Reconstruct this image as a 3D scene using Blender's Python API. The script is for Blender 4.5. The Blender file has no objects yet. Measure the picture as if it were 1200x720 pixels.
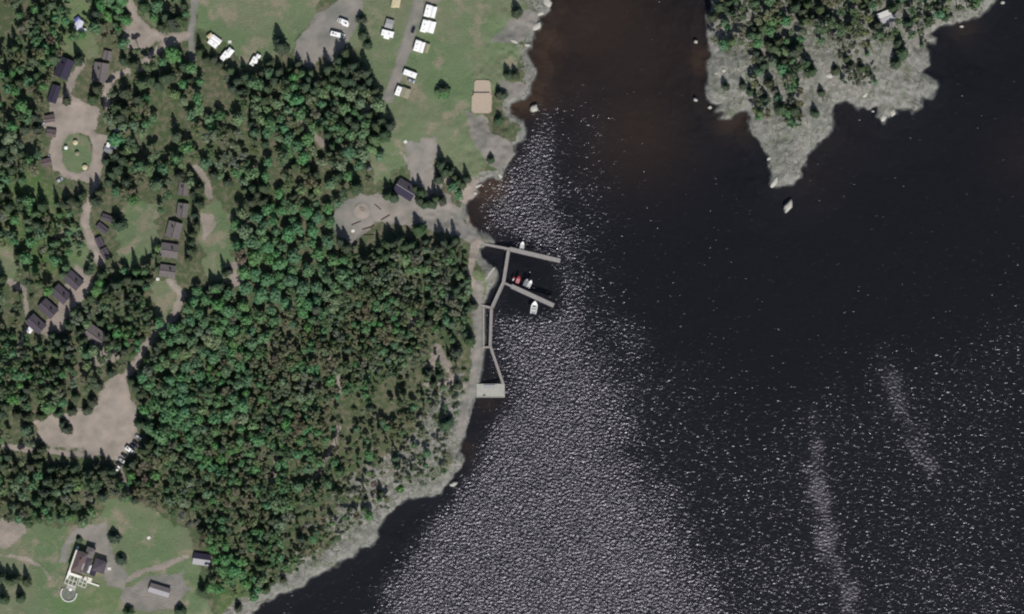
import bpy, math, random
import numpy as np
random.seed(7); RNG = np.random.default_rng(11)
S = bpy.context.scene
R = math.radians
MPP = 0.5                                           # metres per photograph pixel
def P(px, py): return ((px-600)*MPP, (360-py)*MPP)

# ---------------------------------------------------------------- camera, sky, sun, exposure
cam = bpy.data.objects.new('camera', bpy.data.cameras.new('camera'))
S.collection.objects.link(cam); S.camera = cam
cam.location = (0, 0, 2500); cam.rotation_euler = (0, 0, 0)
cam.data.sensor_width = 36; cam.data.lens = 150.0
cam.data.clip_start = 10; cam.data.clip_end = 20000
SUN_EL, SUN_AZ = 52.0, 168.0                        # azimuth clockwise from north (+y)
W = bpy.data.worlds.new('World'); S.world = W; W.use_nodes = True
nt = W.node_tree; bg = nt.nodes['Background']
sky = nt.nodes.new('ShaderNodeTexSky'); sky.sky_type = 'NISHITA'; sky.sun_disc = False
sky.sun_elevation = R(SUN_EL); sky.sun_rotation = R(SUN_AZ)
nt.links.new(sky.outputs[0], bg.inputs[0]); bg.inputs[1].default_value = 0.062
sd_ = bpy.data.lights.new('sun', 'SUN'); sd_.energy = 3.6; sd_.angle = R(0.5); sd_.color = (1, .955, .9)
sun = bpy.data.objects.new('sun', sd_); S.collection.objects.link(sun)
from mathutils import Vector
_az, _el = R(SUN_AZ), R(SUN_EL)
sdir = Vector((math.sin(_az)*math.cos(_el), math.cos(_az)*math.cos(_el), math.sin(_el)))
sun.rotation_euler = sdir.to_track_quat('Z', 'Y').to_euler(); sun.location = (60, -300, 400)
S.view_settings.view_transform = 'Standard'; S.view_settings.look = 'None'
S.view_settings.exposure = 0.15; S.view_settings.gamma = 1; S.view_settings.use_curve_mapping = False
S.render.engine = 'CYCLES'
S.cycles.max_bounces = 6; S.cycles.transparent_max_bounces = 8
S.cycles.pixel_filter_type = 'BLACKMAN_HARRIS'; S.cycles.filter_width = 2.1

# ---------------------------------------------------------------- node materials
MATS = {}
def lin(r, g, b):                                    # sRGB 0-255 to linear
    f = lambda c: (c/255/12.92) if c/255 <= .04045 else ((c/255+.055)/1.055)**2.4
    return (f(r), f(g), f(b))
def mat(name, col, rough=.8, var=.18, scale=1.0, bump=0.0, bscale=4.0, metal=0.0, spec=.3, col2=None):
    if name in MATS: return MATS[name]
    m = bpy.data.materials.new(name); m.use_nodes = True; n = m.node_tree
    b = n.nodes['Principled BSDF']
    b.inputs['Roughness'].default_value = rough; b.inputs['Metallic'].default_value = metal
    b.inputs['Specular IOR Level'].default_value = spec
    tc = n.nodes.new('ShaderNodeTexCoord')
    nz = n.nodes.new('ShaderNodeTexNoise'); nz.inputs['Scale'].default_value = scale; nz.inputs['Detail'].default_value = 5
    n.links.new(tc.outputs['Object'], nz.inputs['Vector'])
    rp = n.nodes.new('ShaderNodeMapRange'); rp.inputs[1].default_value = .3; rp.inputs[2].default_value = .7
    n.links.new(nz.outputs[0], rp.inputs[0])
    mx = n.nodes.new('ShaderNodeMix'); mx.data_type = 'RGBA'
    n.links.new(rp.outputs[0], mx.inputs[0])
    lo = col2 if col2 else tuple(c*(1-var) for c in col); hi = tuple(min(1, c*(1+var)) for c in col)
    mx.inputs[6].default_value = (*lo, 1); mx.inputs[7].default_value = (*hi, 1)
    n.links.new(mx.outputs[2], b.inputs['Base Color'])
    if bump:
        n2 = n.nodes.new('ShaderNodeTexNoise'); n2.inputs['Scale'].default_value = bscale; n2.inputs['Detail'].default_value = 4
        n.links.new(tc.outputs['Object'], n2.inputs['Vector'])
        bp = n.nodes.new('ShaderNodeBump'); bp.inputs['Distance'].default_value = bump
        n.links.new(n2.outputs[0], bp.inputs['Height']); n.links.new(bp.outputs[0], b.inputs['Normal'])
    MATS[name] = m; return m
def plank_mat(name, col, width=.2, rough=.8):
    m = mat(name, col, rough, .15, 1.5); n = m.node_tree; b = n.nodes['Principled BSDF']
    w = n.nodes.new('ShaderNodeTexWave'); w.inputs['Scale'].default_value = .314/width; w.bands_direction = 'X'
    w.inputs['Distortion'].default_value = .3
    tc = [q for q in n.nodes if q.type == 'TEX_COORD'][0]; n.links.new(tc.outputs['Object'], w.inputs['Vector'])
    bp = n.nodes.new('ShaderNodeBump'); bp.inputs['Distance'].default_value = .03
    n.links.new(w.outputs['Fac'], bp.inputs['Height']); n.links.new(bp.outputs[0], b.inputs['Normal'])
    return m

# ---------------------------------------------------------------- scene-graph helpers
COL = S.collection
def tag(o, label=None, cat=None, group=None, kind=None):
    if label: o['label'] = label
    if cat: o['category'] = cat
    if group: o['group'] = group
    if kind: o['kind'] = kind
    return o
def empty(name, x, y, z=0, rz=0, label=None, cat=None, group=None):
    o = bpy.data.objects.new(name, None); COL.objects.link(o)
    o.location = (x, y, z); o.rotation_euler = (0, 0, R(rz)); o.empty_display_size = .5
    return tag(o, label, cat, group)
class MB:
    def __init__(s): s.v = []; s.f = []
    def add(s, vs, fs):
        k = len(s.v); s.v += [tuple(q) for q in vs]; s.f += [tuple(i+k for i in f) for f in fs]; return s
    def box(s, cx, cy, z0, lx, ly, lz, rz=0, taper=1.0):
        c, n = math.cos(R(rz)), math.sin(R(rz)); vs = []
        for z, t in ((z0, 1), (z0+lz, taper)):
            for sx, sy in ((-1, -1), (1, -1), (1, 1), (-1, 1)):
                a, b = sx*lx/2*t, sy*ly/2*t; vs.append((cx+a*c-b*n, cy+a*n+b*c, z))
        return s.add(vs, [(3, 2, 1, 0), (4, 5, 6, 7), (0, 1, 5, 4), (1, 2, 6, 5), (2, 3, 7, 6), (3, 0, 4, 7)])
    def cyl(s, cx, cy, z0, r0, r1, h, n=10, dx=0, dy=0):
        vs = [(cx+r0*math.cos(i*2*math.pi/n), cy+r0*math.sin(i*2*math.pi/n), z0) for i in range(n)]
        vs += [(cx+dx+r1*math.cos(i*2*math.pi/n), cy+dy+r1*math.sin(i*2*math.pi/n), z0+h) for i in range(n)]
        return s.add(vs, [(i, (i+1) % n, n+(i+1) % n, n+i) for i in range(n)] + [tuple(range(n-1, -1, -1)), tuple(range(n, 2*n))])
    def hcyl(s, cx, cy, cz, r, w, n=12, axis='y'):
        vs = []
        for sgn in (-1, 1):
            for i in range(n):
                a = i*2*math.pi/n; u, v = r*math.cos(a), r*math.sin(a)
                vs.append((cx+u, cy+sgn*w/2, cz+v) if axis == 'y' else (cx+sgn*w/2, cy+u, cz+v))
        return s.add(vs, [(i, (i+1) % n, n+(i+1) % n, n+i) for i in range(n)] + [tuple(range(n-1, -1, -1)), tuple(range(n, 2*n))])
    def prism(s, poly, z0, z1):
        n = len(poly); vs = [(x, y, z0) for x, y in poly] + [(x, y, z1) for x, y in poly]
        return s.add(vs, [tuple(range(n-1, -1, -1)), tuple(range(n, 2*n))] + [(i, (i+1) % n, n+(i+1) % n, n+i) for i in range(n)])
    def loft(s, rings, cap=True):
        n = len(rings[0]); k = []; vs = [p for r in rings for p in r]
        for j in range(len(rings)-1):
            k += [(j*n+i, j*n+(i+1) % n, (j+1)*n+(i+1) % n, (j+1)*n+i) for i in range(n)]
        if cap: k += [tuple(range(n-1, -1, -1)), tuple((len(rings)-1)*n+i for i in range(n))]
        return s.add(vs, k)
    def build(s, name, m, parent=None, bevel=0, smooth=False):
        me = bpy.data.meshes.new(name); me.from_pydata(s.v, [], s.f); me.update()
        if smooth: me.polygons.foreach_set('use_smooth', [True]*len(me.polygons))
        o = bpy.data.objects.new(name, me); COL.objects.link(o); me.materials.append(m)
        if parent: o.parent = parent
        if bevel:
            md = o.modifiers.new('bevel', 'BEVEL'); md.width = bevel; md.segments = 2; md.limit_method = 'ANGLE'
        return o
def np_mesh(name, V, Q, m, smooth=False):            # V (n,3), Q (k,4)
    me = bpy.data.meshes.new(name)
    me.vertices.add(len(V)); me.vertices.foreach_set('co', np.asarray(V, np.float32).ravel())
    me.loops.add(Q.size); me.loops.foreach_set('vertex_index', Q.astype(np.int32).ravel())
    me.polygons.add(len(Q)); w = Q.shape[1]
    me.polygons.foreach_set('loop_start', np.arange(0, Q.size, w, dtype=np.int32))
    if smooth: me.polygons.foreach_set('use_smooth', np.ones(len(Q), bool))
    me.update(calc_edges=True); me.materials.append(m)
    return me
def link(name, me, parent=None):
    o = bpy.data.objects.new(name, me); COL.objects.link(o)
    if parent: o.parent = parent
    return o

# ---------------------------------------------------------------- 2-D fields
_G = {}
def vnoise(x, y, scale, seed):
    if seed not in _G: _G[seed] = np.random.default_rng(seed).random((257, 257)).astype(np.float32)*2-1
    g = _G[seed]; u = np.asarray(x)/scale+517.3*(seed % 7)+1000; v = np.asarray(y)/scale+211.7*(seed % 5)+1000
    iu = np.floor(u).astype(int); iv = np.floor(v).astype(int); fu = u-iu; fv = v-iv
    fu = fu*fu*(3-2*fu); fv = fv*fv*(3-2*fv); iu %= 256; iv %= 256
    return (g[iu, iv]*(1-fu)+g[iu+1, iv]*fu)*(1-fv)+(g[iu, iv+1]*(1-fu)+g[iu+1, iv+1]*fu)*fv
def pts(L): return np.array([P(*q) for q in L], float)
def seg_dist(X, Y, pl, closed):
    d = np.full(X.shape, 1e9); n = len(pl)
    for i in range(n if closed else n-1):
        ax, ay = pl[i]; bx, by = pl[(i+1) % n]; vx, vy = bx-ax, by-ay; L = vx*vx+vy*vy+1e-9
        t = np.clip(((X-ax)*vx+(Y-ay)*vy)/L, 0, 1)
        d = np.minimum(d, (X-ax-t*vx)**2+(Y-ay-t*vy)**2)
    return np.sqrt(d)
def inside(X, Y, pl):
    c = np.zeros(X.shape, bool); n = len(pl); j = n-1
    for i in range(n):
        xi, yi = pl[i]; xj, yj = pl[j]
        with np.errstate(divide='ignore', invalid='ignore'):
            c ^= ((yi > Y) != (yj > Y)) & (X < (xj-xi)*(Y-yi)/((yj-yi) if yj != yi else 1e-12)+xi)
        j = i
    return c
def sdf(X, Y, pl, closed=True, width=0, pad=12):
    """positive inside; only exact near the shape"""
    out = np.full(X.shape, -1e3)
    lo = pl.min(0)-pad-width; hi = pl.max(0)+pad+width
    k = (X >= lo[0]) & (X <= hi[0]) & (Y >= lo[1]) & (Y <= hi[1])
    if not k.any(): return out
    d = seg_dist(X[k], Y[k], pl, closed)
    out[k] = np.where(inside(X[k], Y[k], pl), d, -d) if closed else width/2-d
    return out
def sstep(a, b, x): t = np.clip((x-a)/(b-a), 0, 1); return t*t*(3-2*t)

COAST = [(1000,-6000),(660,-700),(640,-120),(642,-40),(636,-8),(637,0),(642,6),(644,12),(638,17),(632,17),(629,22),(634,28),(633,34),(626,38),(623,44),(621,50),(622,55),(618,60),
 (619,68),(624,74),(628,80),(625,88),(621,96),(620,108),(612,114),(604,115),(597,120),(594,127),(597,132),(602,138),(612,142),(618,150),(614,158),
 (607,165),(601,172),(603,180),(597,188),(592,195),(588,205),(585,211),(578,207),(568,210),(560,214),(557,222),(556,229),(551,235),(547,241),
 (545,250),(548,260),(553,267),(561,273),(572,279),(577,284),(566,287),(561,291),(564,302),(572,309),(580,313),(584,319),(583,329),(576,337),
 (571,346),(567,354),(567,409),(564,430),(561,449),(561,464),(553,468),(551,476),(548,490),(544,503),(541,515),(539,530),(542,540),(537,550),(529,560),
 (523,565),(516,575),(505,580),(480,582),(470,588),(460,597),(450,605),(440,622),(443,630),(433,640),(421,642),(411,652),(400,657),(385,666),(366,676),
 (346,690),(326,697),(311,705),(301,712),(292,722),(270,745),(160,830),(-300,1300),(-6000,4000),(-6000,-6000)]
PENIN = [(900,-6000),(838,-300),(836,-5),(834,8),(830,20),(828,30),(829,42),(832,56),(834,64),(831,72),(831,83),(832,93),(829,104),(829,112),(834,119),(840,120),(846,122),
 (841,130),(848,131),(844,140),(850,139),(858,134),(866,128),(874,127),(879,131),(882,138),(878,145),(879,151),(885,158),(893,170),(901,178),(905,184),(903,195),
 (908,204),(904,214),(910,217),(920,215),(929,213),(937,208),(938,197),(945,188),(946,181),(958,170),(970,158),(975,148),(976,135),(974,128),(980,121),
 (993,117),(1000,121),(1006,127),(1012,122),(1020,126),(1028,124),(1030,134),(1034,142),(1042,137),(1050,133),(1048,127),(1058,128),(1064,127),(1072,131),
 (1079,125),(1078,115),(1080,111),(1090,113),(1097,100),(1092,92),(1081,86),(1082,80),(1088,75),(1088,62),(1084,54),(1087,50),(1094,50),(1096,45),(1090,40),
 (1097,33),(1106,28),(1116,26),(1130,23),(1145,19),(1155,14),(1163,4),(1170,-10),(1230,-120),(1500,-1200),(3000,-6000)]
coast, penin = pts(COAST), pts(PENIN)

def axis(lo, hi, st, far):
    a = list(np.arange(lo, hi+1e-6, st)); s = st
    while a[-1] < far: s *= 1.35; a.append(a[-1]+s)
    s = st; b = []
    while (b[-1] if b else lo) > -far: s *= 1.35; b.append((b[-1] if b else lo)-s)
    return np.array(b[::-1]+a)
AX = axis(-312, 312, .8, 4000); AY = axis(-192, 192, .8, 4000)
GX, GY = np.meshgrid(AX, AY, indexing='ij')
land = np.maximum(sdf(GX, GY, coast, pad=9000), sdf(GX, GY, penin, pad=9000))
for bx, by, ra, rb, an in ((-700, 0, 0, 0, 0),): pass
jit = 1.0*vnoise(GX, GY, 5, 1)+.8*vnoise(GX, GY, 2.2, 2)
built = sstep(10, 2, np.abs(GX-P(567, 0)[0]))*sstep(P(0, 475)[1]-1, P(0, 470)[1], GY)*sstep(P(0, 345)[1], P(0, 352)[1], GY)
land = land+jit*(1-.85*built)
lump = 1.0*vnoise(GX, GY, 9, 3)+.6*vnoise(GX, GY, 3.5, 4)+.36*vnoise(GX, GY, 1.9, 5)
rockz = sstep(40, 8, land)
big = 2.2*vnoise(GX, GY, 75, 6)+1.0*vnoise(GX, GY, 34, 8)
penm_ = (GX > 100)*1.0
shore = 1-np.exp(-np.maximum(land, 0)/9)
H = np.where(land > 0, .1+.25*np.clip(land, 0, 1)+3.2*shore+lump*(.25+.8*np.maximum(rockz, penm_*.6))*np.clip(land/6, 0, 1)+(big+1.5)*sstep(15, 60, land),
             -.25*np.clip(-land, 0, 30)-.9*sstep(0, 5, -land)+.25*lump*np.clip(-land/3, 0, 1))
penm = sstep(215, 245, GX*1.0+0) if False else (GX > 100)
H += penm*sstep(0, 25, land)*2.5
def hgt(x, y):
    i = int(np.clip(np.searchsorted(AX, x)-1, 0, len(AX)-2)); j = int(np.clip(np.searchsorted(AY, y)-1, 0, len(AY)-2))
    u = (x-AX[i])/(AX[i+1]-AX[i]); v = (y-AY[j])/(AY[j+1]-AY[j])
    return float((H[i, j]*(1-u)+H[i+1, j]*u)*(1-v)+(H[i, j+1]*(1-u)+H[i+1, j+1]*u)*v)
def bil(F, x, y):
    i = np.clip(np.searchsorted(AX, x)-1, 0, len(AX)-2); j = np.clip(np.searchsorted(AY, y)-1, 0, len(AY)-2)
    u = (x-AX[i])/(AX[i+1]-AX[i]); v = (y-AY[j])/(AY[j+1]-AY[j])
    return (F[i, j]*(1-u)+F[i+1, j]*u)*(1-v)+(F[i, j+1]*(1-u)+F[i+1, j+1]*u)*v

# ---------------------------------------------------------------- ground cover zones (photo pixels)
GRASS = [
 [(228,0),(236,-60),(380,-60),(372,12),(352,40),(342,62),(326,70),(312,80),(300,86),(288,78),(268,52),(240,34),(230,30)],
 [(398,-60),(440,-60),(640,-60),(618,20),(600,48),(612,60),(606,84),(588,96),(560,150),(572,170),(560,210),(540,232),(512,180),(470,200),(440,215),(430,180),(452,160),(450,130),(420,60),(404,50)],
 [(74,170),(82,158),(94,156),(106,160),(110,172),(109,190),(104,200),(92,204),(80,201),(74,190)],
 [(236,240),(262,240),(276,262),(272,290),(280,320),(262,340),(244,330),(240,300),(232,270)],
 [(180,330),(206,326),(206,352),(196,374),(180,372)],
 [(125,585),(160,590),(196,606),(228,628),(232,650),(236,700),(262,730),(-60,730),(-60,620),(20,612),(70,618),(110,616)],
 [(150,240),(186,240),(184,292),(160,310),(142,300),(132,270)],
 [(66,255),(102,262),(108,300),(100,322),(80,316),(64,300)],
 [(56,6),(108,-20),(108,30),(120,70),(82,66),(60,60)],
 [(555,318),(575,318),(580,330),(565,350),(556,350)],
 [(0,280),(30,300),(20,330),(0,330)],[(0,400),(20,410),(14,440),(0,450)],
 [(160,-10),(200,-10),(196,40),(178,34),(164,14)],
]
GRAVEL = [   # grey surfaces: (polygon)
 [(372,18),(396,2),(400,-40),(440,-40),(424,10),(418,34),(404,58),(398,78),(386,74),(376,66),(366,80),(354,76),(344,66),(346,50),(358,36)],
 [(474,168),(512,162),(508,196),(520,226),(536,242),(546,262),(560,276),(552,286),(536,276),(500,268),(470,262),(440,262),(408,290),(392,272),(392,238),(420,228),(462,232),(482,206)],
 [(505,-30),(520,-30),(514,4),(500,8)],
 [(576,50),(600,20),(616,14),(628,20),(626,34),(618,48),(600,50),(590,52)],
 [(545,130),(570,138),(576,160),(600,166),(598,188),(584,198),(564,186),(552,158)],
 [(585,96),(606,96),(618,102),(612,112),(594,114),(584,108)],
 [(112,614),(126,612),(128,636),(136,658),(150,672),(146,690),(128,686),(122,668),(112,640),(96,630),(84,636),(78,660),(70,658),(78,630),(92,616)],
 [(150,688),(178,674),(216,670),(222,690),(204,712),(160,716),(140,700)],
 [(556,330),(566,330),(567,410),(561,452),(560,466),(552,470),(546,500),(538,512),(540,484),(546,460),(550,440),(556,400)],
 [(566,312),(582,314),(583,328),(570,330)],
]
DIRT = [
 [(136,436),(150,446),(157,470),(163,494),(158,512),(146,530),(138,541),(124,534),(100,529),(80,527),(58,522),(46,512),(42,494),(58,486),(80,484),(100,480),(114,474),(120,456)],
 [(60,122),(80,112),(118,130),(112,154),(126,160),(120,196),(106,212),(76,208),(58,190),(62,160),(56,150)],
 [(152,20),(170,36),(190,46),(172,60),(150,56),(146,36)],
 [(90,312),(106,320),(110,334),(100,350),(84,368),(76,388),(58,396),(40,386),(60,372)],
 [(112,390),(134,396),(140,420),(112,430),(104,410)],
 [(420,150),(424,122),(436,124),(434,138)],
 [(512,178),(520,200),(534,214),(552,206),(566,212),(560,226),(548,240),(538,236),(520,214)],
 [(236,250),(250,252),(250,270),(240,280)],
 [(268,310),(284,304),(286,330),(272,336)],
 [(0,610),(24,608),(34,624),(6,644),(-20,640)],
]
DLINES = [ # dirt tracks: (points, width px)
 ([(150,-30),(152,4),(160,22),(176,38),(196,46),(222,42)], 9), ([(222,42),(196,52),(176,66),(166,80)], 9),
 ([(98,72),(86,92),(80,112),(74,130)], 7), ([(150,84),(134,92),(124,104),(126,124)], 8),
 ([(116,196),(110,230),(104,244),(100,262),(108,286),(118,306)], 9), ([(200,330),(214,346),(204,374),(184,392),(172,404),(162,424),(150,440)], 9),
 ([(0,522),(50,528),(110,534)], 6), ([(142,544),(146,562),(152,580)], 4), ([(60,678),(50,664),(30,654),(0,650)], 3),
 ([(330,500),(324,520),(322,560),(312,580)], 5), ([(386,420),(396,440),(400,460)], 6), ([(552,236),(550,262),(560,280),(556,300),(552,316)], 8),
 ([(470,180),(484,196)], 5), ([(148,680),(170,668),(190,664),(220,652)], 6), ([(230,196),(244,214),(246,232)], 7),
 ([(556,285),(550,320),(562,350)], 6), ([(12,330),(30,340),(34,380),(20,420)], 5), ([(370,560),(392,520),(398,500)], 5),
 ([(506,432),(512,408),(524,428),(536,446)], 9), ([(480,380),(492,372)], 8), ([(500,450),(520,446),(546,452)], 7), ([(380,170),(360,150),(352,140)], 6)]
GLINES = [([(232,-40),(228,20),(224,44),(228,84)], 8), ([(497,-40),(490,10),(478,50),(466,88),(456,114)], 13)]
ROCKP = [ # bare rock away from the very shore
 [(380,640),(398,560),(430,540),(470,520),(500,470),(520,440),(556,440),(548,500),(540,560),(480,590),(440,640),(380,670),(320,700),(290,730),(300,690),(340,660)],
 [(600,-40),(650,-40),(650,60),(630,110),(606,110),(616,60),(606,40)]]
LUSH = [[(0,195),(50,200),(70,230),(64,280),(90,300),(60,330),(20,290),(0,300)],[(60,20),(100,0),(112,60),(70,60)],[(236,345),(248,350),(246,420),(232,420)],
 [(280,655),(300,660),(296,720),(260,720),(250,690)],[(70,700),(130,680),(160,690),(120,720),(60,720)],[(0,380),(24,400),(14,460),(0,470)],[(540,314),(570,320),(566,346),(552,346)]]
def field(polys, lines=(), edge=1.6, X=GX, Y=GY, wob=1.4, sd=21):
    w = np.zeros(X.shape); j = wob*vnoise(X, Y, 6, sd)+.6*wob*vnoise(X, Y, 2.4, sd+1)
    for p in polys: w = np.maximum(w, sstep(-edge, edge, sdf(X, Y, pts(p))+j))
    for p, wd in lines: w = np.maximum(w, sstep(-edge, edge, sdf(X, Y, pts(p), False, wd*MPP)+j*.5))
    return w
wG = field(GRASS, edge=2.5, wob=2.5); wV = field(GRAVEL, GLINES, 2.0, sd=31); wD = field(DIRT, DLINES, 2.2, sd=41); wD *= 1-sstep(-.5, .8, sdf(GX, GY, pts(GRASS[2])))
shore_rock = sstep(13, 5, land+4*vnoise(GX, GY, 14, 51))*((GY < P(0, 462)[1]) | penm)
shore_rock = np.maximum(shore_rock, sstep(4.5, 2, land+2*vnoise(GX, GY, 9, 52)))
pen_rock = penm*sstep(6, -3, (GY-P(0, 78)[1])*0+0-(P(0, 112)[1]-GY)+6*vnoise(GX, GY, 12, 53))
tip = field([[(833,66),(866,60),(874,100),(884,128),(930,128),(938,100),(944,84),(960,62),(1000,56),(1036,56),(1066,44),(1080,30),(1110,10),(1160,-10),(1180,-10),(1120,140),(980,140),(900,230),(820,130)]], edge=3, wob=5, sd=61)
wR = np.maximum.reduce([shore_rock, tip, .6*penm*sstep(-1, 3, land), field(ROCKP, edge=14, wob=9, sd=71)*.66])
wL = field(LUSH, edge=6, wob=5, sd=81)
brown = np.zeros(GX.shape)
for (px, py, r, a) in ((648,50,22,1),(700,20,60,.8),(745,60,75,.6),(745,150,50,.7),(680,90,50,.5),(700,190,30,.3),(630,110,24,.9),(572,218,16,1.3),(606,124,14,1.4),(820,70,16,.9),
                       (860,140,20,.6),(985,170,30,.12),(640,70,20,1),(560,255,20,.5),(590,180,12,.5),(1130,36,12,.35),(1200,180,30,.2),(958,210,26,.15),(574,470,14,.3),(548,530,10,.4)):
    x0, y0 = P(px, py); brown = np.maximum(brown, a*np.exp(-((GX-x0)**2+(GY-y0)**2)/(2*(r*MPP)**2)))

# ---------------------------------------------------------------- ground material
def attr_node(n, name):
    a = n.nodes.new('ShaderNodeAttribute'); a.attribute_name = name; return a
def noise_node(n, vec, scale, det=4):
    z = n.nodes.new('ShaderNodeTexNoise'); z.inputs['Scale'].default_value = scale; z.inputs['Detail'].default_value = det
    n.links.new(vec, z.inputs['Vector']); return z
def ramp(n, fac, a, b, lo=.35, hi=.65):
    m = n.nodes.new('ShaderNodeMapRange'); m.inputs[1].default_value = lo; m.inputs[2].default_value = hi; n.links.new(fac, m.inputs[0])
    x = n.nodes.new('ShaderNodeMix'); x.data_type = 'RGBA'; n.links.new(m.outputs[0], x.inputs[0])
    x.inputs[6].default_value = (*a, 1); x.inputs[7].default_value = (*b, 1); return x.outputs[2]
def mixc(n, fac, a, b):
    x = n.nodes.new('ShaderNodeMix'); x.data_type = 'RGBA'; n.links.new(fac, x.inputs[0])
    for s_, i in ((a, 6), (b, 7)):
        if isinstance(s_, tuple): x.inputs[i].default_value = (*s_, 1)
        else: n.links.new(s_, x.inputs[i])
    return x.outputs[2]
def surf_cols(n, vec):
    nA = noise_node(n, vec, .035, 5).outputs[0]; nB = noise_node(n, vec, .35, 5).outputs[0]; nC = noise_node(n, vec, 1.6, 4).outputs[0]
    nD = noise_node(n, vec, .11, 6).outputs[0]
    grass = mixc(n, nB, ramp(n, nA, lin(94,118,82), lin(120,122,100), .4, .6), ramp(n, nC, lin(90,110,77), lin(118,126,100)))
    grass = mixc(n, ramp(n, nD, (0,0,0), (1,1,1), .53, .66), grass, ramp(n, nC, lin(124,120,98), lin(142,136,120)))
    gravel = mixc(n, nC, ramp(n, nA, lin(116,118,116), lin(142,136,130)), ramp(n, nD, lin(104,106,96), lin(146,138,130), .35, .6))
    dirt = mixc(n, nC, ramp(n, nA, lin(140,133,126), lin(162,151,142)), ramp(n, nD, lin(118,114,104), lin(158,146,136), .35, .6))
    return nA, nB, nC, grass, gravel, dirt
gm = bpy.data.materials.new('ground_cover'); gm.use_nodes = True; n = gm.node_tree; B = n.nodes['Principled BSDF']
B.inputs['Roughness'].default_value = .95; B.inputs['Specular IOR Level'].default_value = .1
tc = n.nodes.new('ShaderNodeTexCoord'); vec = tc.outputs['Object']
nA, nB, nC, grass, gravel, dirt = surf_cols(n, vec)
forest = mixc(n, nC, ramp(n, nA, lin(78,94,66), lin(98,98,80)), ramp(n, nB, lin(70,88,58), lin(126,114,100), .45, .62))
vor = n.nodes.new('ShaderNodeTexVoronoi'); vor.feature = 'DISTANCE_TO_EDGE'; vor.inputs['Scale'].default_value = .16
wv = n.nodes.new('ShaderNodeVectorMath'); wv.operation = 'ADD'; sc = n.nodes.new('ShaderNodeVectorMath'); sc.operation = 'SCALE'; sc.inputs[3].default_value = 5
nzc = noise_node(n, vec, .25, 4); n.links.new(nzc.outputs['Color'], sc.inputs[0]); n.links.new(sc.outputs[0], wv.inputs[0]); n.links.new(vec, wv.inputs[1])
n.links.new(wv.outputs[0], vor.inputs['Vector'])
rock0 = mixc(n, nC, ramp(n, nA, lin(118,121,114), lin(134,130,126)), ramp(n, nB, lin(110,112,103), lin(160,157,151), .38, .64))
rock0 = mixc(n, ramp(n, noise_node(n, vec, .09, 6).outputs[0], (0,0,0), (1,1,1), .6, .7), rock0, lin(104,110,92))
rock = mixc(n, ramp(n, vor.outputs['Distance'], (1,1,1), (0,0,0), 0, .035), rock0, lin(112,115,103))
cn = noise_node(n, vec, .12, 7); cn.inputs['Distortion'].default_value = .8
cd = n.nodes.new('ShaderNodeMath'); cd.operation = 'SUBTRACT'; n.links.new(cn.outputs[0], cd.inputs[0]); cd.inputs[1].default_value = .5
ca = n.nodes.new('ShaderNodeMath'); ca.operation = 'ABSOLUTE'; n.links.new(cd.outputs[0], ca.inputs[0])
rock = mixc(n, ramp(n, ca.outputs[0], (.8, .8, .8), (0, 0, 0), .004, .018), rock, lin(78,80,70))
lush = ramp(n, nB, lin(78,118,56), lin(92,120,70))
aZ = attr_node(n, 'zone'); sp = n.nodes.new('ShaderNodeSeparateColor'); n.links.new(aZ.outputs['Color'], sp.inputs[0])
aY = attr_node(n, 'zone2'); sp2 = n.nodes.new('ShaderNodeSeparateColor'); n.links.new(aY.outputs['Color'], sp2.inputs[0])
nE = noise_node(n, vec, .7, 5).outputs[0]
def crisp(sock, lo=.36, hi=.64, k=1.3):
    a1 = n.nodes.new('ShaderNodeMath'); a1.operation = 'MULTIPLY_ADD'; n.links.new(nE, a1.inputs[0]); a1.inputs[1].default_value = k; n.links.new(sock, a1.inputs[2])
    m1 = n.nodes.new('ShaderNodeMapRange'); m1.interpolation_type = 'SMOOTHSTEP'; m1.inputs[1].default_value = lo+k*.5; m1.inputs[2].default_value = hi+k*.5; n.links.new(a1.outputs[0], m1.inputs[0]); return m1.outputs[0]
c = mixc(n, crisp(sp.outputs[0], .3, .7, .8), forest, grass); c = mixc(n, sp2.outputs[1], c, lush); c = mixc(n, crisp(sp2.outputs[0]), c, rock)
c = mixc(n, crisp(sp.outputs[2], .3, .7, 1), c, dirt); c = mixc(n, crisp(sp.outputs[1], .3, .7, 1), c, gravel)
sep = n.nodes.new('ShaderNodeSeparateXYZ'); n.links.new(vec, sep.inputs[0])
# below the water line: weed-stained stone, then black mud; peaty brown where the bottom is sediment
mr = n.nodes.new('ShaderNodeMapRange'); mr.inputs[1].default_value = -.9; mr.inputs[2].default_value = -.06; n.links.new(sep.outputs[2], mr.inputs[0])
mud = mixc(n, sp2.outputs[2], lin(29,29,31), mixc(n, nC, lin(60,47,37), lin(82,64,46)))
pw = n.nodes.new('ShaderNodeMath'); pw.operation = 'POWER'; pw.inputs[1].default_value = 2.2; n.links.new(mr.outputs[0], pw.inputs[0])
c = mixc(n, pw.outputs[0], mud, c); n.links.new(c, B.inputs['Base Color'])
bp = n.nodes.new('ShaderNodeBump'); bp.inputs['Distance'].default_value = .7; n.links.new(nC, bp.inputs['Height']); n.links.new(bp.outputs[0], B.inputs['Normal'])
ni, nj = GX.shape; idx = np.arange(ni*nj).reshape(ni, nj)
Q = np.stack([idx[:-1, :-1], idx[1:, :-1], idx[1:, 1:], idx[:-1, 1:]], -1).reshape(-1, 4)
V = np.stack([GX, GY, H], -1).reshape(-1, 3)
deep = (H[:-1, :-1] < -3.2).ravel() & (H[1:, 1:] < -3.2).ravel() & (H[1:, :-1] < -3.2).ravel() & (H[:-1, 1:] < -3.2).ravel()
def sub(Q): u, inv = np.unique(Q, return_inverse=True); return u, inv.reshape(-1, 4)
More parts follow.
